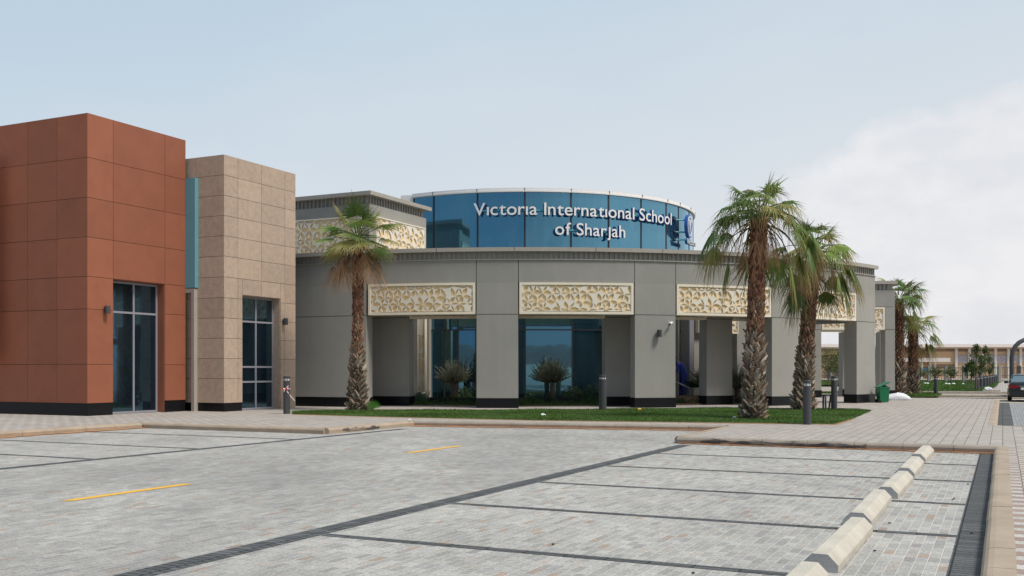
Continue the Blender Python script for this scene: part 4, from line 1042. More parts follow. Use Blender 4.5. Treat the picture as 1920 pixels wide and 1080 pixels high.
planter(sx(1042, 45.2), 45.1, 1.9, 'low black planter holding the olive tree of the second bay')
# planting bed
b = MB(); arcbox(b, px2th(745, 20), px2th(1440, 20), RG+0.1, 19.9, PV-0.02, PV+0.05, R_(3)); b.build('planting_bed', M['dirt'], structure=True)
rr = random.Random(5); gc = MB()
def tuft(mb, p, h, n, spread, col, wv=0.012):
    for _ in range(n):
        g = rr.uniform(0, 6.28); r = spread*math.sqrt(rr.random()); q = p+Vector((math.cos(g)*r, math.sin(g)*r, 0))
        tp = q+Vector((rr.uniform(-.4, .4)*h, rr.uniform(-.4, .4)*h, h*rr.uniform(.55, 1.1))); s = Vector((math.cos(g+1.5), math.sin(g+1.5), 0))*wv; v_ = rr.uniform(.6, 1.4)
        mb.add([q-s, q+s, tp], [(0, 1, 2)], tuple(x*v_ for x in col))
def bushy(mb, p, r, h, n, col, ls=0.05):
    for _ in range(n):
        g = rr.uniform(0, 6.28); e = math.acos(rr.uniform(-.1, 1)); q_ = rr.uniform(.55, 1.05)
        q = p+Vector((math.cos(g)*math.sin(e)*r*q_, math.sin(g)*math.sin(e)*r*q_, max(0.02, math.cos(e)*h*q_)))
        a = Vector((rr.uniform(-1, 1), rr.uniform(-1, 1), rr.uniform(-.3, 1))).normalized(); s = a.cross(Vector((rr.uniform(-1, 1), rr.uniform(-1, 1), rr.uniform(-1, 1)))).normalized(); v_ = rr.uniform(.5, 1.5); L = ls*rr.uniform(.6, 1.3)
        mb.add([q, q+a*L*.5+s*L*.28, q+a*L, q+a*L*.5-s*L*.28], [(0, 1, 2, 3)], tuple(x*v_ for x in col))
for i in range(260):
    t = px2th(rr.uniform(768, 1440), 19); r = rr.uniform(17.3, 19.8); p = AP(t, r, PV+0.04); px = 960+F*p.x/p.y
    if px < 800: tuft(gc, p, rr.uniform(.4, .75), 60, 0.18, (0.075, 0.13, 0.06))
    elif px > 1262: bushy(gc, p, 0.28, rr.uniform(.15, .42) if px < 1330 else 0.3, 90, (0.05, 0.085, 0.03), 0.07)
    elif rr.random() < 0.6: tuft(gc, p, rr.uniform(.15, .4), 40, 0.2, (0.055, 0.11, 0.03))
    else: bushy(gc, p, 0.22, rr.uniform(.12, .3), 60, (0.06, 0.10, 0.035), 0.06)
for i in range(160):
    t = px2th(rr.uniform(770, 1130), 19.8); tuft(gc, AP(t, 19.75+rr.uniform(-.15, .12), PV+0.04), 0.12, 30, 0.15, (0.06, 0.13, 0.025))
tag(gc.build('ground_cover', M['leaf'], kind='stuff'), 'low green planting and grasses in the bed behind the columns', 'plants')
for px, d, r, h, lab in ((1075, 46.2, .5, .75, 'dark bushy shrub right of the second olive tree'), (1108, 45.8, .55, .85, 'broad leafy shrub at the right end of the second bay'), (870, 46.6, .45, .7, 'leafy shrub behind the planter of the left bay'), (990, 46.8, .4, .6, 'small shrub at the left end of the second bay')):
    b = MB(); p = Vector((sx(px, d), d, PV+0.05)); bushy(b, p, r, h, 1400, (0.055, 0.095, 0.04), 0.07); tag(b.build('shrub', M['leaf']), lab, 'shrub', 'shrubs behind the colonnade')
# ------------------------------------------------------------ bollards
def bollard(px, yb_, yt, rad, label, tall=None, h0=PV):
    p = GP(px, yb_, h0); H = tall or (yb_-yt)/F*p.y
    P = thing('bollard', p, label, 'bollard', 'dark grey light bollards')
    b = MB(); b.lathe(p, [(rad, 0), (rad, H-0.16)], 24); b.build('post', M['dgrey'], P, smooth=False)
    b = MB(); b.lathe(p, [(rad*0.9, H-0.16), (rad*0.9, H-0.09)], 24); b.build('light_ring', M['lens'], P)
    b = MB(); b.lathe(p, [(rad, H-0.09), (rad, H-0.012), (rad-0.012, H)], 24)
    for k in range(6):
        g = k*math.pi/3; b.cbox(p+Vector((math.cos(g)*rad*.93, math.sin(g)*rad*.93, H-0.125)), 0.012, 0.012, 0.07)
    b.build('cap', M['dgrey'], P); return P
bollard(537.5, 776, 705, 0.115, 'bollard wrapped with red and white tape beside the beige block')
bollard(1130, 769, 703, 0.145, 'bollard leaning against nothing, standing behind the lawn before the second bay'.replace('leaning against nothing, ', ''))
bollard(1513.5, 796, 713, 0.112, 'nearest large bollard at the lawn edge before the right palms')
bollard(1564, 769, 705, 0.115, 'bollard with grass at its foot in front of the last column')
q = bollard(1697.5, 737, 704, 0.12, 'distant bollard between the two far palm trunks')
bollard(1755, 740, 706, 0.125, 'distant bollard at the tip of the small lawn right of the far palms')
bollard(1645, 727, 707, 0.10, 'tiny bollard behind the green bin')
pA, pB = GP(1832, 731), GP(1867.5, 718); first = None
for k in range(8):
    p = lerp(pA, pB, k/7)
    if first is None: first = bollard(1832, 731, 707, 0.17, 'nearest bollard of the receding row beside the saplings')
    else: copy_thing(first, p, 'bollard of the receding row beside the saplings, number %s from the front' % ('second third fourth fifth sixth seventh last'.split()[k-1]) if False else '%s bollard from the front of the receding row by the saplings' % ('second third fourth fifth sixth seventh last'.split()[k-1]))
# tape on the first bollard
tp = GP(537.5, 776); b = MB(); rt2 = random.Random(2)
def ribbon(mb, pts, wd, cols_):
    for i in range(len(pts)-1):
        a, c = Vector(pts[i]), Vector(pts[i+1]); 
        mb.add([a, c, c+Z*wd, a+Z*wd], [(0, 1, 2, 3)], cols_[i % 2])
RW = ((0.62, 0.03, 0.05), (0.75, 0.72, 0.72))
ring = [tp+Vector((math.cos(g)*0.122, math.sin(g)*0.122, 0.86)) for g in [i*math.pi/8 for i in range(17)]]
ribbon(b, ring, 0.05, RW)
c0 = tp+Vector((-0.02, -0.13, 0.88))
for e in ((0.12, -0.03, 0.10), (-0.13, -0.02, 0.03), (0.13, -0.03, -0.16), (-0.08, -0.02, -0.18), (0.33, 0, -0.42)):
    m_ = c0+Vector(e)*0.5+Vector((0, -0.03, 0)); e_ = c0+Vector(e)
    b.add([c0-Z*.015, m_-Z*.03, m_+Z*.025, c0+Z*.015], [(0, 1, 2, 3)], RW[1] if e[1] == -.02 else RW[0]); b.add([m_-Z*.03, e_-Z*.02, e_+Z*.02, m_+Z*.025], [(0, 1, 2, 3)], RW[0] if e[1] == -.02 else RW[1])
M['tape'] = mat('barrier_tape', (1, 1, 1), 0.4, vcol=True)
tag(b.build('barrier_tape', M['tape']), 'red and white barrier tape knotted round the bollard by the beige block', 'tape')
# ------------------------------------------------------------ wheel stops
proto = None
names = ['nearest wheel stop, cut off by the bottom edge of the photo', 'second wheel stop from the bottom of the photo', 'third wheel stop from the bottom of the photo', 'fourth wheel stop from the bottom of the photo', 'fifth wheel stop from the bottom of the photo', 'farthest wheel stop, touching the end kerb']
for k, s in enumerate(ln[1:]):
    loc = ST(s+0.24, -1.40, 0)
    lab = 'cream concrete '+names[k]
    if proto is None:
        P = thing('wheel_stop', loc, lab, 'wheel stop', 'cream wheel stops'); L = 2.37
        prof = [(-0.15, 0.0), (0.15, 0.0), (0.15, 0.065), (0.065, 0.152), (-0.065, 0.152), (-0.15, 0.065)]
        b = MB(); b.prism([loc+V*x+Z*z+U*0.012 for x, z in prof], U*(L-0.024)); b.build('bar', M['stop'], P, bevel=0.008)
        for s0, s1 in ((0, 0.012), (L-0.012, L)):
            b = MB(); b.prism([loc+V*x*0.985+Z*(z*0.985+0.001)+U*s0 for x, z in prof], U*(s1-s0)); b.build('end_face', M['stopend'], P)
        proto = P
    else:
        o = copy_thing(proto, loc+V*(0.022*math.sin(k*2.3)), lab); o.rotation_euler.z = R_(0.45*math.sin(k*3.1+1))
# ------------------------------------------------------------ wall lamps and camera
def wall_lamp(c, n, label, s=1.0, grp='dark wall lamps'):
    n = n.normalized(); sd_ = Vector((-n.y, n.x, 0)); P = thing('wall_lamp', c, label, 'wall lamp', grp)
    b = MB(); b.box(c-sd_*.05*s-Z*.10*s, sd_*.10*s, n*.07*s, Z*.20*s); b.build('bracket', M['dgrey'], P)
    b = MB(); m_ = c+n*.16*s
    b.lathe(m_-Z*.16*s, [(.098*s, 0), (.105*s, .01*s), (.105*s, .30*s), (.095*s, .315*s)], 20); b.build('lamp_body', M['dgrey'], P)
    b = MB(); b.lathe(m_-Z*.163*s, [(.08*s, 0), (.08*s, .002*s)], 16); b.build('lens', M['lens'], P)
px_ = along(PR, U, 195); c = PR+U*px_+V*0.03; c.z = EYE+(HY-580.5)/F*c.y
wall_lamp(c, V, 'dark cylindrical wall lamp on the rust block left of its door', 0.85)
px_ = along(PB, U, 529.5); c = PB+U*px_+V*0.03; c.z = EYE+(HY-603)/F*c.y
wall_lamp(c, V, 'dark wall lamp on the beige block right of its door', 0.85)
th = T(1234); c = AP(th, RF, EYE+(HY-625)/F*AP(th, RF, 0).y)
wall_lamp(c, AP(th, 1, 0)-AP(th, 0, 0), 'dark wall lamp on the grey column under the security camera', 0.95)
th = T(1256); c = AP(th, RF, EYE+(HY-606)/F*AP(th, RF, 0).y); nn_ = (AP(th, 1, 0)-AP(th, 0, 0))
P = thing('security_camera', c, 'small white security camera on the grey column above the wall lamp', 'security camera')
b = MB(); b.tube([c, c+nn_*0.03], 0.06, 14); b.tube([c+nn_*0.03, c+nn_*0.10-Z*0.02], 0.02, 8); b.build('mount', M['white'], P)
b = MB(); b.tube([c+nn_*0.10+Vector((.05, 0, .03)), c+nn_*0.20+Vector((-.07, 0, -.04))], 0.045, 14); b.build('housing', M['white'], P)
b = MB(); b.tube([c+nn_*0.201+Vector((-.071, 0, -.0405)), c+nn_*0.215+Vector((-.085, 0, -.048))], 0.04, 14); b.build('lens', M['black'], P)
# ------------------------------------------------------------ bin, sack, short posts, litter
bp = Vector((sx(1655, 47.6), 47.6, PV)); P = thing('wheelie_bin', bp, 'green wheeled bin with its lid half open beside the last column', 'bin')
def taper(mb, c, w0, d0, w1, d1, z0, z1, col=None):
    vs = [c+Vector((sx_*w_/2, sy_*d_/2, z_)) for (w_, d_, z_) in ((w0, d0, z0), (w1, d1, z1)) for sx_, sy_ in ((-1, -1), (1, -1), (1, 1), (-1, 1))]
    mb.add(vs, [(0, 3, 2, 1), (4, 5, 6, 7), (0, 1, 5, 4), (1, 2, 6, 5), (2, 3, 7, 6), (3, 0, 4, 7)], col)
b = MB(); taper(b, bp, .40, .45, .47, .55, 0.03, .70); taper(b, bp, .50, .58, .50, .58, .70, .745); b.build('body', M['bin'], P, bevel=0.012)
b = MB(); c = bp+Vector((-.27, 0, .75)); b.prism([c+Vector((0, -.29, 0)), c+Vector((.5, -.29, .24)), c+Vector((.52, -.29, .225)), c+Vector((.50, -.29, .19)), c+Vector((.02, -.29, -.03))], (0, .58, 0)); b.tube([c+Vector((-.03, -.25, -.02)), c+Vector((-.03, .25, -.02))], .025, 8); b.build('lid', M['bin'], P, bevel=0.01)
b = MB()
for sy_ in (-.2, .2): b.tube([bp+Vector((-.2, sy_-.03, .09)), bp+Vector((-.2, sy_+.03, .09))], .09, 16)
b.build('wheel', M['black'], P)
def blob(name, c, rx, ry, rz, m, seed, label=None, cat=None, parent=None, amp=.18, bot=True):
    rr2 = random.Random(seed); b = MB(); nu, nv = 28, 14; ph = [rr2.uniform(0, 6.28) for _ in range(8)]
    vs = []
    for j in range(nv+1):
        e = math.pi*j/nv
        for i in range(nu):
            g = 2*math.pi*i/nu; k = 1+amp*(math.sin(3*g+ph[0])*math.sin(2*e+ph[1])*.6+math.sin(5*g+ph[2]+2*e)*.35+math.sin(9*g+4*e+ph[3])*.2)
            z = math.cos(e)*rz*k
            if bot: z = max(z, -rz*0.35)+rz*.35
            vs.append(Vector(c)+Vector((math.cos(g)*math.sin(e)*rx*k, math.sin(g)*math.sin(e)*ry*k, z)))
    fs = [(j*nu+i, (j+1)*nu+i, (j+1)*nu+(i+1) % nu, j*nu+(i+1) % nu) for j in range(nv) for i in range(nu)]
    b.add(vs, fs); o = b.build(name, m, parent, smooth=True)
    if label: tag(o, label, cat)
    return o
blob('rubbish_bag', bp+Vector((.05, 0, .66)), .24, .22, .16, M['black'], 3, 'black rubbish bag bulging out of the green bin', 'bag', bot=False, amp=.1)
blob('white_sack', Vector((sx(1684, 51.5), 51.5, PV)), .60, .3, .24, M['bag'], 5, 'white plastic sack lying on the paving right of the green bin', 'sack', amp=.34)
lab = ['leftmost of three short black posts beside the bollard near the last column', 'middle of three short black posts beside the bollard near the last column', 'rightmost, leaning one of three short black posts beside the bollard']
for k, (px, dx) in enumerate(((1543.5, 0), (1548, .02), (1554, -.08))):
    p = GP(px, 768); P = thing('short_post', p, lab[k], 'post', 'three short black posts')
    b = MB(); b.tube([p, p+Vector((-dx, 0, .55))], .035, 8); b.build('post', M['black'], P)
    b = MB(); b.tube([p+Vector((.05, -.02, -.02)), p+Vector((.05-dx, -.02, .54))], .010, 6); b.build('stripe', M['lens'], P)  # thin pale rod puts the post's white highlight into the shape
for px, y, nm, lb, m, r in ((1018, 781, 'paper_cup', 'crumpled white cup lying on the lawn', 'white', .08), (1199, 770, 'yellow_litter', 'yellow scrap lying on the lawn edge by the second column', 'paint', .07), (1377, 785, 'paper_scrap', 'white paper scrap on the lawn left of the tallest palm', 'white', .05), (1853, 732.5, 'rubble_bag', 'white rubble lump at the start of the far path', 'bag', .28), (768, 790, 'flat_plastic', 'bluish flattened plastic on the kerb top', 'bag', .05)):
    p = GP(px, y); blob(nm, p+Z*.03, r, r*.7, r*.6, M[m], int(px), lb, 'litter', amp=.35)
# scattered dark stones on the bays
rr = random.Random(8)
st_proto = None
for k, (px, y) in enumerate(((1786, 937), (1789, 935), (1668, 981), (1640, 1033), (1808, 853), (1815, 908), (1822, 1000), (1300, 1075), (1037, 1021))):
    p = GP(px, y, 0.006)
    b = MB(); b.lathe(p, [(.012, 0), (.017, .006), (.009, .011)], 7)
    if st_proto is None:
        st_proto = tag(b.build('pebble', M['black'], loc=p), 'tiny dark pebble lying on the bay paving behind the wheel stops', 'pebble', 'dark pebbles on the paving')
    else:
        o = st_proto.copy(); COL.objects.link(o); o.location = p; o.rotation_euler.z = rr.uniform(0, 6); ROOT[o] = p
# ------------------------------------------------------------ person with wheelbarrow
md_ = Vector((sx(1290, 47.0), 47.0, PV+.03))
b = MB(); b.lathe(md_-Z*.03, [(1.7, 0), (1.5, .22), (1.1, .33), (.4, .36)], 24); b.build('soil_mound', M['dirt'], structure=True)
zg = PV+.36
def skin(name, verts, edges, rad, m, parent, root=0, sub=2):
    off = ROOT[parent]; me = bpy.data.meshes.new(name); me.from_pydata([tuple(Vector(v)) for v in verts], edges, [])
    o = bpy.data.objects.new(name, me); COL.objects.link(o)
    o.modifiers.new('s', 'SKIN'); 
    for i, r in enumerate(rad): me.skin_vertices[0].data[i].radius = (r, r) if not isinstance(r, tuple) else r
    me.skin_vertices[0].data[root].use_root = True
    sbm = o.modifiers.new('sub', 'SUBSURF'); sbm.levels = sub; sbm.render_levels = sub
    dg = bpy.context.evaluated_depsgraph_get(); m2 = bpy.data.meshes.new_from_object(o.evaluated_get(dg)); bpy.data.objects.remove(o)
    m2.materials.clear(); m2.materials.append(m); m2.polygons.foreach_set('use_smooth', [True]*len(m2.polygons))
    o = bpy.data.objects.new(name, m2); COL.objects.link(o); o.parent = parent; return o
pp = Vector((sx(1279, 47.3), 47.3, zg)); P = thing('person', pp, 'person in blue coveralls bending forward behind the grey column', 'person')
M['cover'] = mat('blue_coveralls', (0.035, 0.06, 0.36), 0.8, nz=.12, ns=9, bump=.6, bs=14)
M['skin'] = mat('brown_skin', (0.24, 0.13, 0.08), 0.6)
M['hair'] = mat('dark_hair', (0.01, 0.009, 0.008), 0.6)
# facing -x, pelvis at 0
vb = [(0.06, 0, .92), (0.03, 0, 1.08), (-.07, 0, 1.30), (-.17, 0, 1.47), (-.25, 0, 1.56), (-.33, 0, 1.62), (-.38, 0, 1.70), (-.41, 0, 1.79),
      (.06, -.10, .86), (.02, -.12, .50), (.05, -.12, .10), (-.10, -.12, .04), (.06, .10, .86), (-.02, .12, .50), (.03, .12, .10), (-.12, .12, .04),
      (-.15, -.19, 1.43), (-.28, -.23, 1.16), (-.46, -.20, .98), (-.15, .19, 1.43), (-.26, .23, 1.15), (-.45, .2, .95)]
eb = [(0, 1), (1, 2), (2, 3), (3, 4), (4, 5), (5, 6), (6, 7), (0, 8), (8, 9), (9, 10), (10, 11), (0, 12), (12, 13), (13, 14), (14, 15), (3, 16), (16, 17), (17, 18), (3, 19), (19, 20), (20, 21)]
rb_ = [.24, .21, .23, .20, .075, .085, .098, .06, .15, .11, .075, .055, .15, .11, .055, .045, .07, .055, .04, .07, .055, .04]
body = skin('body', vb, eb, rb_, M['cover'], P)
hd = MB(); hp = Vector((-.37, 0, 1.68))
o_ = blob('head', pp+hp, .105, .085, .125, M['skin'], 2, parent=P, amp=.02, bot=False)
hb = MB(); hb.tube([pp+hp+Vector((-.10, 0, -.02)), pp+hp+Vector((-.13, 0, -.035))], [.018, .010], 6)
for s_ in (-1, 1):
    hb.tube([pp+hp+Vector((.0, s_*.083, -.03)), pp+hp+Vector((.005, s_*.098, .02))], [.018, .014], 6)
hb.build('face_features', M['skin'], P, smooth=True)
eb_ = MB()
for s_ in (-1, 1): eb_.tube([pp+hp+Vector((-.088, s_*.035, .01)), pp+hp+Vector((-.100, s_*.035, .01))], .011, 8)
eb_.tube([pp+hp+Vector((-.090, -.025, -.065)), pp+hp+Vector((-.090, .025, -.065))], .006, 6)
eb_.build('eyes_and_mouth', M['hair'], P)
blob('hair', pp+hp+Vector((.02, 0, .035)), .105, .092, .11, M['hair'], 4, parent=P, amp=.05, bot=False)
for s_ in (-1, 1):
    h0_ = Vector((-.46, s_*.20, .965)); vv = [h0_, h0_+Vector((-.05, 0, -.04)), h0_+Vector((-.09, 0, -.07))]; ee = [(0, 1), (1, 2)]; rd = [.03, .036, .034]
    for f_ in range(4):
        b0 = len(vv); yy = (f_-1.5)*.020; L_ = (.065, .078, .072, .055)[f_]
        vv += [h0_+Vector((-.10, yy, -.085)), h0_+Vector((-.10-L_*.5, yy*1.1, -.085-L_*.55)), h0_+Vector((-.10-L_*.45, yy*1.1, -.085-L_*1.1))]; ee += [(2, b0), (b0, b0+1), (b0+1, b0+2)]; rd += [.010, .009, .008]
    b0 = len(vv); vv += [h0_+Vector((-.06, -s_*.04, -.06)), h0_+Vector((-.09, -s_*.055, -.09))]; ee += [(1, b0), (b0, b0+1)]; rd += [.012, .009]
    skin('hand', vv, ee, rd, M['skin'], P)
wbp = Vector((sx(1303, 46.8), 46.8, zg)); P = thing('wheelbarrow', wbp, 'dark green wheelbarrow on the soil beside the person in blue', 'wheelbarrow')
M['wb'] = mat('dark_green_steel', (0.01, 0.045, 0.03), 0.45, nz=.2, ns=8)
b = MB(); taper(b, wbp, .42, .40, .80, .62, .36, .66); taper(b, wbp, .84, .66, .84, .66, .66, .68); b.build('tray', M['wb'], P, bevel=.02)
b = MB()
for s_ in (-.22, .22): b.tube([wbp+Vector((-.85, s_*1.2, .62)), wbp+Vector((-.3, s_, .36)), wbp+Vector((.45, s_*.4, .2))], .018, 8); b.tube([wbp+Vector((-.25, s_, .36)), wbp+Vector((-.30, s_*1.1, 0))], .015, 8)
b.build('frame', M['lens'], P)
b = MB(); b.tube([wbp+Vector((.45, -.04, .19)), wbp+Vector((.45, .04, .19))], .19, 20); b.build('wheel', M['black'], P)
bk_ = Vector((sx(1316, 45.9), 45.9, .42)); P = thing('bucket', bk_, 'white bucket with a yellow band among the plants below the wheelbarrow', 'bucket')
b = MB(); b.lathe(bk_, [(.13, 0), (.15, .36), (.158, .36), (.158, .39), (.14, .39), (.13, .3)], 20); b.build('pail', M['white'], P)
b = MB(); b.lathe(bk_, [(.1425, .06), (.1475, .16)], 20); b.build('label_band', M['paint'], P)
# hills on the plain opposite the school (they show as reflections in the glazing)
b = MB(); rr = random.Random(12); vs = []; nn2 = 60
for i in range(nn2+1):
    x = -1400+i*48; h = 28+26*math.sin(i*.31)+14*math.sin(i*.83+1)+8*math.sin(i*2.1); h = max(1.5, h*0.17)
    vs += [(x, -240, -1), (x, -262, h*.75), (x, -285, h), (x, -299, -1)]
b.add(vs, [(4*i+k, 4*i+4+k, 4*i+5+k, 4*i+1+k) for i in range(nn2) for k in range(3)])
M['hill'] = mat('hazy_hill_rock', (0.16, 0.14, 0.13), .95, nz=.3, ns=.05); b.build('hills', M['hill'], structure=True, loc=(0, -270, 0))
# ------------------------------------------------------------ distance
FC = (0.72, 0.72, 0.70)
M['fsand'] = mat('far_beige_wall', (0.60, 0.42, 0.27), .9, nz=.06, ns=.3)
M['fwhite'] = mat('far_white', (0.66, 0.63, 0.60), .8, nz=.05, ns=.5)
M['froof'] = mat('far_roof_metal', (0.50, 0.43, 0.39), .6, nz=.05, ns=.3)
M['flouv'] = mat('far_brown_louvre', (0.25, 0.17, 0.13), .8)
M['fmos'] = mat('far_mosaic', (0.42, 0.39, 0.44), .8, nz=.55, ns=2.2)
D = 200.0; fx = lambda px: sx(px, D); fz = lambda y: EYE+(HY-y)/F*D
FB = thing('far_building', (fx(1800), D, 0), 'long beige building with white columns and rounded roof in the far distance', 'building')
b = MB(); b.box((fx(1480), D, 0), (fx(2060)-fx(1480), 0, 0), (0, 20, 0), (0, 0, fz(652))); b.build('wall', M['fsand'], FB)
b = MB(); prof = [(-1.2, fz(653.5)), (-1.5, fz(651)), (-1.3, fz(648.5)), (-.5, fz(646)), (2, fz(644.5)), (20, fz(644.5)), (20, fz(653.5))]
b.prism([(fx(1480), D+y, z) for y, z in prof], (fx(2060)-fx(1480), 0, 0)); b.build('roof', M['froof'], FB)
colsx = [1742.5, 1791.5, 1816, 1840.5, 1865, 1889, 1912, 1936, 1960]
b0_ = None
for x in colsx:
    b = MB(); b.box((fx(x-2.2), D-.5, 0), (fx(x+2.2)-fx(x-2.2), 0, 0), (0, .49, 0), (0, 0, fz(653.6))); b.build('column', M['fwhite'], FB)
b = MB()
for k in range(4): b.box((fx(1480), D-.12, fz(659)+k*.17), (fx(2060)-fx(1480), 0, 0), (0, .11, 0), (0, 0, .1))
for k in range(4): b.box((fx(1745), D-.12, fz(689)+k*.17), (fx(1789)-fx(1745), 0, 0), (0, .11, 0), (0, 0, .1))
b.build('louvre', M['flouv'], FB)
for i in range(1, len(colsx)-1):
    b = MB(); b.box((fx(colsx[i]+2.4), D-.2, fz(681)), (fx(colsx[i+1]-2.4)-fx(colsx[i]+2.4), 0, 0), (0, .18, 0), (0, 0, fz(666.5)-fz(681))); b.build('mosaic_panel', M['fmos'], FB)
b = MB(); b.box((fx(1560), D-8, fz(679)), (fx(1749)-fx(1560), 0, 0), (0, 7.9, 0), (0, 0, fz(672)-fz(679))); b.build('canopy', M['fwhite'], FB)
for x in (1700, 1724, 1600, 1640):
    b = MB(); b.box((fx(x-1.5), D-7.6, 0), (fx(x+1.5)-fx(x-1.5), 0, 0), (0, .5, 0), (0, 0, fz(679.1))); b.build('canopy_post', M['fwhite'], FB)
for x in (1553, 1566, 1577, 1700, 1736):
    f = MB(); f.box((fx(x-3.5), D-.10, fz(698)), (fx(x+3.5)-fx(x-3.5), 0, 0), (0, .09, 0), (0, 0, fz(689)-fz(698))); f.build('window', M['gdark'], FB)
# fence
DF = 128.0
FE = thing('metal_fence', (sx(1800, DF), DF, 0), 'grey railing fence with square posts across the far side', 'fence')
for px in (1560, 1640, 1709, 1743, 1775, 1808, 1842, 1875, 1912, 1948):
    b = MB(); b.box((sx(px-2.5, DF), DF, 0), (sx(px+2.5, DF)-sx(px-2.5, DF), 0, 0), (0, .35, 0), (0, 0, EYE+(HY-685.5)/F*DF)); b.build('post', M['dgrey' if px == 1912 else 'greyd'], FE)
b = MB(); xa, xb = sx(1540, DF), sx(1960, DF); zt_ = EYE+(HY-690)/F*DF
for z_ in (.25, .9, zt_): b.box((xa, DF+.15, z_), (xb-xa, 0, 0), (0, .04, 0), (0, 0, .06))
n = int((xb-xa)/.22)
for i in range(n): b.box((xa+i*.22, DF+.16, .2), (.035, 0, 0), (0, .03, 0), (0, 0, zt_-.1))
b.build('railing', M['dgrey'], FE)
# far paving, kerbs and lawns
b = MB(); b.add([(sx(1480, 60), 60.5, 0.01), (60, 60.5, 0.01), (150, 180, 0.01), (sx(1400, 180), 180, 0.01)], [(0, 1, 2, 3)]); b.build('far_pavement', M['kerbg'], structure=True)
sheet('far_path', [[GP(1862, 735, .03), GP(1960, 735, .03), GP(1925, 716.5, .03), GP(1874, 716.5, .03)]], M['walk'], .03)
for (ya, xa_, xb_) in ((744.5, 1695, 1888), (738.0, 1725, 1990), (734.5, 1722, 1876)):
    A = GP(xa_, ya, 0.0); B = GP(xb_, ya+.6, 0.0); kerb('kerb', A, B, Vector((0, -1, 0)), M['kerbg'], wd=.22)
FL = [GP(1715, 733.5), GP(1720, 713.5), GP(1835, 713.5), GP(1872, 718), GP(1869, 722), GP(1848, 730.5), GP(1835, 732.5)]
lawn([tuple(p)[:2] for p in FL], 'far green lawn with white stones by the fence', 26000, .16, .10, 3, zb=.16)
FL2 = [GP(1700, 744), GP(1715, 737), GP(1752, 738.5), GP(1764, 741), GP(1745, 743.5)]
lawn([tuple(p)[:2] for p in FL2], 'small dark lawn tip at the foot of the far palms', 9000, .10, .05, 4)
FL3 = [GP(1536, 722), GP(1536, 714), GP(1600, 714), GP(1600, 722)]
lawn([tuple(p)[:2] for p in FL3], 'green lawn glimpsed through the last bay of the colonnade', 8000, .2, .12, 5, zb=.16)
FL4 = [GP(1530, 737.8), GP(1530, 735.5), GP(1600, 735.5), GP(1600, 737.8)]
lawn([tuple(p)[:2] for p in FL4], 'thin grass strip glimpsed between the columns of the last bay', 6000, .1, .07, 6)
for k, (px, y) in enumerate(((1734, 719.8), (1739, 719.8), (1754, 720), (1774, 720.5), (1779, 721), (1788, 720.5), (1806, 721), (1720, 719))):
    blob('white_stone', GP(px, y, .2), (.13+.03*(k%3)), .12, .10, M['white'], k, 'white stone on the far lawn, %s from the left' % ('second third fourth fifth sixth seventh rightmost leftmost'.split()[k]), 'stone')['group'] = 'white stones on the far lawn'
# young trees
def young_tree(p, H, cr, seed, label, n=900, col=(0.085, 0.12, 0.035), stake=True, shape=0.5, group='young trees in the distance', trunk_r=.05, base=.35):
    rr2 = random.Random(seed); P = thing('young_tree', p, label, 'tree', group); t = MB(); l = MB()
    tp_ = p+Vector((rr2.uniform(-.1, .1), 0, H*.95)); t.tube([p, lerp(p, tp_, .5)+Vector((rr2.uniform(-.05, .05), 0, 0)), tp_], [trunk_r, trunk_r*.8, .015], 6)
    cl_ = []
    for i in range(22):
        f = rr2.uniform(base, 1.0); g = rr2.uniform(0, 6.28); r = cr*(math.sin(math.pi*min(1, (f-base)/(1-base)*.85+.12)))*rr2.uniform(.4, 1)
        c = p+Vector((math.cos(g)*r, math.sin(g)*r, H*f)); t.tube([lerp(p, tp_, f-.1), c], [.02, .006], 3, cap=False); cl_.append(c)
    for i in range(n):
        c = rr2.choice(cl_); q = c+Vector((rr2.gauss(0, .13), rr2.gauss(0, .13), rr2.gauss(0, .13)))*cr*1.6
        a = Vector((rr2.uniform(-1, 1), rr2.uniform(-1, 1), rr2.uniform(-1, .6))).normalized(); s = a.cross(Vector((rr2.uniform(-1, 1), rr2.uniform(-1, 1), 1))).normalized(); L = rr2.uniform(.10, .20); v_ = rr2.uniform(.6, 1.5)
        l.add([q, q+a*L*.5+s*L*.3, q+a*L, q+a*L*.5-s*L*.3], [(0, 1, 2, 3)], tuple(x*v_ for x in col))
    if stake: t.tube([p+Vector((-.45, 0, 0)), p+Vector((-.05, 0, H*.4))], .035, 5)
    t.build('trunk', M['bark'], P); l.build('crown', M['leaf'], P)
for k, (px, d, yt, cr, lab_) in enumerate(((1830, 76, 647, .42, 'tallest front sapling of the row beside the far path'), (1822, 79, 672, .3, 'thin sparse sapling at the left of the row by the far path'), (1838, 86, 664, .45, 'second sapling of the row behind the tallest one'), (1848, 96, 651, .55, 'leafy sapling in the middle of the row by the far path'), (1856, 108, 667, .5, 'rearmost sapling of the row by the far path'))):
    p = Vector((sx(px, d), d, .16)); young_tree(p, EYE+(HY-yt)/F*d-.16, cr, 40+k, lab_, group='saplings beside the far path', base=.42, n=700)
for k, (px, d, yt, cr, lab_) in enumerate(((1783, 118, 688, .8, 'small staked tree by the fence right of centre'), (1754, 118, 690, .9, 'small staked tree by the fence near the far palms'), (1724, 120, 690, .8, 'small tree by the fence behind the far palms'), (1815, 112, 684, .6, 'dark slim staked tree left of the saplings'))):
    p = Vector((sx(px, d), d, .16)); young_tree(p, EYE+(HY-yt)/F*d-.16, cr, 60+k, lab_, base=.5, group='small trees along the fence')
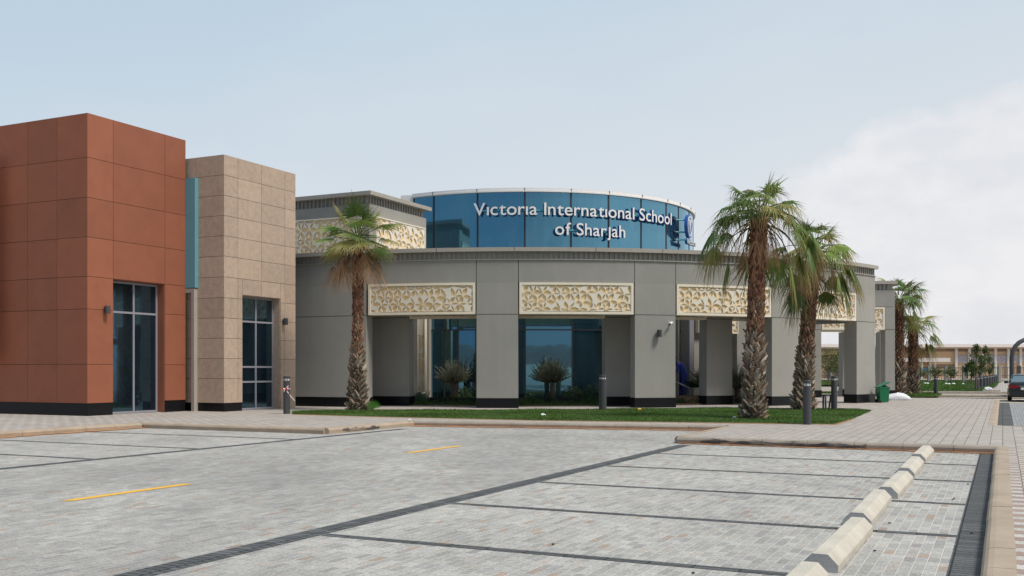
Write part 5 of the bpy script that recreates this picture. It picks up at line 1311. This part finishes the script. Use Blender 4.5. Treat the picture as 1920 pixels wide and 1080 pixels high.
for k, (px, d, yt, cr, lab_) in enumerate(((1553, 100, 660, 1.3, 'yellow-green tree glimpsed left through the last bay'), (1574, 100, 664, 1.2, 'yellow-green tree glimpsed right through the last bay'), (1646, 92, 662, 1.1, 'green tree glimpsed between last column and arcade'))):
    p = Vector((sx(px, d), d, .16)); young_tree(p, EYE+(HY-yt)/F*d-.16, cr, 80+k, lab_, base=.45, col=(0.13, 0.15, .04), group='trees seen through the bays', stake=False, trunk_r=.10, n=1400)
# arch of bent steel pipe
DA = 62.0; pts = [PX(x, y, DA) for x, y in ((1897, 741), (1897, 690), (1897, 672), (1899, 659), (1904, 649), (1911, 642), (1920, 637.5), (1931, 636), (1942, 638.5), (1950, 645), (1955, 655), (1957, 672), (1957, 741))]
b = MB(); b.tube(pts, .135, 16); tag(b.build('pipe_arch', M['dgrey'], smooth=True), 'bent grey steel pipe arch rising behind the parked car', 'arch')
# ------------------------------------------------------------ parked car
cp = Vector((sx(1893.5, 54)+.92, 54.0, 0)); fwd = U; lf = -V
CAR = thing('parked_car', cp, 'dark grey sedan parked at the kerb, cut by the right edge', 'car')
M['carp'] = mat('dark_grey_car_paint', (0.032, 0.037, 0.043), .25, metal=.4, spec=.6)
M['cglass'] = glassmat('car_glass', (0.20, 0.27, 0.27), .02, (.01, .015, .015))
M['tail'] = mat('red_tail_light', (0.22, 0.008, 0.012), .2)
M['rim'] = mat('alloy', (0.4, 0.4, 0.42), .35, metal=.8)
def CP(x, y, z): return cp+fwd*x+lf*y+Z*z     # x along car from the rear, y to the left
secs = [(0.0, .72, .42, .78, .88), (.05, .86, .32, .98, .84), (.35, .90, .24, 1.04, .88), (1.1, .915, .2, .98, .90), (2.0, .92, .2, .95, .90), (3.1, .92, .2, .93, .9), (3.7, .90, .22, .86, .86), (4.35, .82, .26, .74, .7), (4.6, .60, .34, .62, .5)]
b = MB(); vs = []
for (x, hw, zb0, zt0, wt) in secs:
    ring = [(-hw*.92, zb0), (-hw, zb0+.12), (-hw, (zb0+zt0)*.55), (-hw*.95, zt0-.06), (-hw*wt, zt0), (0, zt0+.025), (hw*wt, zt0), (hw*.95, zt0-.06), (hw, (zb0+zt0)*.55), (hw, zb0+.12), (hw*.92, zb0)]
    vs += [CP(x, -y, z) for y, z in ring]
nr = 11; fs = [(i*nr+k, i*nr+(k+1) % nr, (i+1)*nr+(k+1) % nr, (i+1)*nr+k) for i in range(len(secs)-1) for k in range(nr)]+[tuple(range(nr))[::-1], tuple(range((len(secs)-1)*nr, len(secs)*nr))]
b.add(vs, fs); b.build('body', M['carp'], CAR, smooth=True, bevel=0)
cs = [(.55, .74, 1.03, 1.05), (1.15, .70, 1.0, 1.40), (1.7, .66, .98, 1.46), (2.4, .66, .96, 1.45), (3.3, .74, .93, .96)]
def cabin(m, name, inset, zf0, zf1, x0=0, x1=5, par=CAR):
    b = MB(); vs = []
    for (x, hw, za, zc) in cs:
        zz0 = za+(zc-za)*zf0-.02; zz1 = za+(zc-za)*zf1
        w0 = lerp(.84, hw-.05, zf0)+inset; w1 = lerp(.84, hw-.05, zf1)+inset
        vs += [CP(x, w0, zz0), CP(x, w1, zz1), CP(x, -w1, zz1), CP(x, -w0, zz0)]
    fs = [(4*i+k, 4*i+k+1, 4*i+5+k, 4*i+4+k) for i in range(len(cs)-1) for k in range(3)]+[(0, 3, 2, 1), (16, 17, 18, 19)]
    b.add(vs, fs); return b.build(name, m, par, smooth=False)
cabin(M['cglass'], 'windows', 0, 0, 1)
b = MB()   # roof skin and pillars
rs_ = [(1.12, .655, 1.405), (1.7, .655, 1.475), (2.4, .65, 1.465), (2.62, .655, 1.37)]
vs = []
for x, w_, z_ in rs_: vs += [CP(x, w_, z_-.03), CP(x, w_*.9, z_), CP(x, -w_*.9, z_), CP(x, -w_, z_-.03)]
b.add(vs, [(4*i+k, 4*i+k+1, 4*i+5+k, 4*i+4+k) for i in range(3) for k in range(3)])
for s_ in (-1, 1):
    for pa, pb_ in (((.50, .84, .99), (1.14, .665, 1.39)), ((1.95, .86, .95), (1.95, .665, 1.44)), ((3.25, .83, .93), (2.5, .665, 1.42))): b.tube([CP(pa[0], s_*pa[1], pa[2]), CP(pb_[0], s_*pb_[1], pb_[2])], .045, 6)
b.build('roof', M['carp'], CAR, smooth=True)
for s_ in (-1, 1):
    for x in (.95, 3.65):
        b = MB(); b.tube([CP(x, s_*.72, .32), CP(x, s_*.93, .32)], .32, 28); wv_ = b.build('wheel', M['black'], CAR)
        b = MB(); b.tube([CP(x, s_*.93, .32), CP(x, s_*.94, .32)], .21, 20); b.build('rim', M['rim'], wv_)
    b = MB(); b.prism([CP(-.01, s_*.36, .84), CP(-.012, s_*.84, .83), CP(.26, s_*.935, .90), CP(.22, s_*.92, .72), CP(.01, s_*.80, .70), CP(-.01, s_*.38, .74)], (0, 0, .02)); 
    b = MB(); pz = [(.36, .75), (.60, .70), (.86, .70), (.88, .88), (.6, .88), (.36, .85)]
    b.prism([CP(-.02, s_*y, z) for y, z in pz], fwd*.28+lf*s_*.04); b.build('tail_light', M['tail'], CAR)
    b = MB(); b.box(CP(2.75, s_*.9, .93), lf*s_*.20, fwd*.10, Z*.14); b.build('wing_mirror', M['carp'], CAR, bevel=.03)
b = MB(); b.box(CP(-.035, .30, .62), -lf*.6, fwd*.03, Z*.13); b.build('number_plate', M['white'], CAR)
b = MB(); b.box(CP(-.045, .84, .30), -lf*1.68, fwd*.2, Z*.22); b.build('rear_bumper', M['carp'], CAR, bevel=.04)
b = MB(); b.box(CP(-.03, .70, .22), -lf*1.4, fwd*.2, Z*.09); b.build('bumper_trim', M['black'], CAR)
b = MB(); b.box(CP(-.03, .36, .80), -lf*.72, fwd*.03, Z*.035); b.build('chrome_strip', M['rim'], CAR)
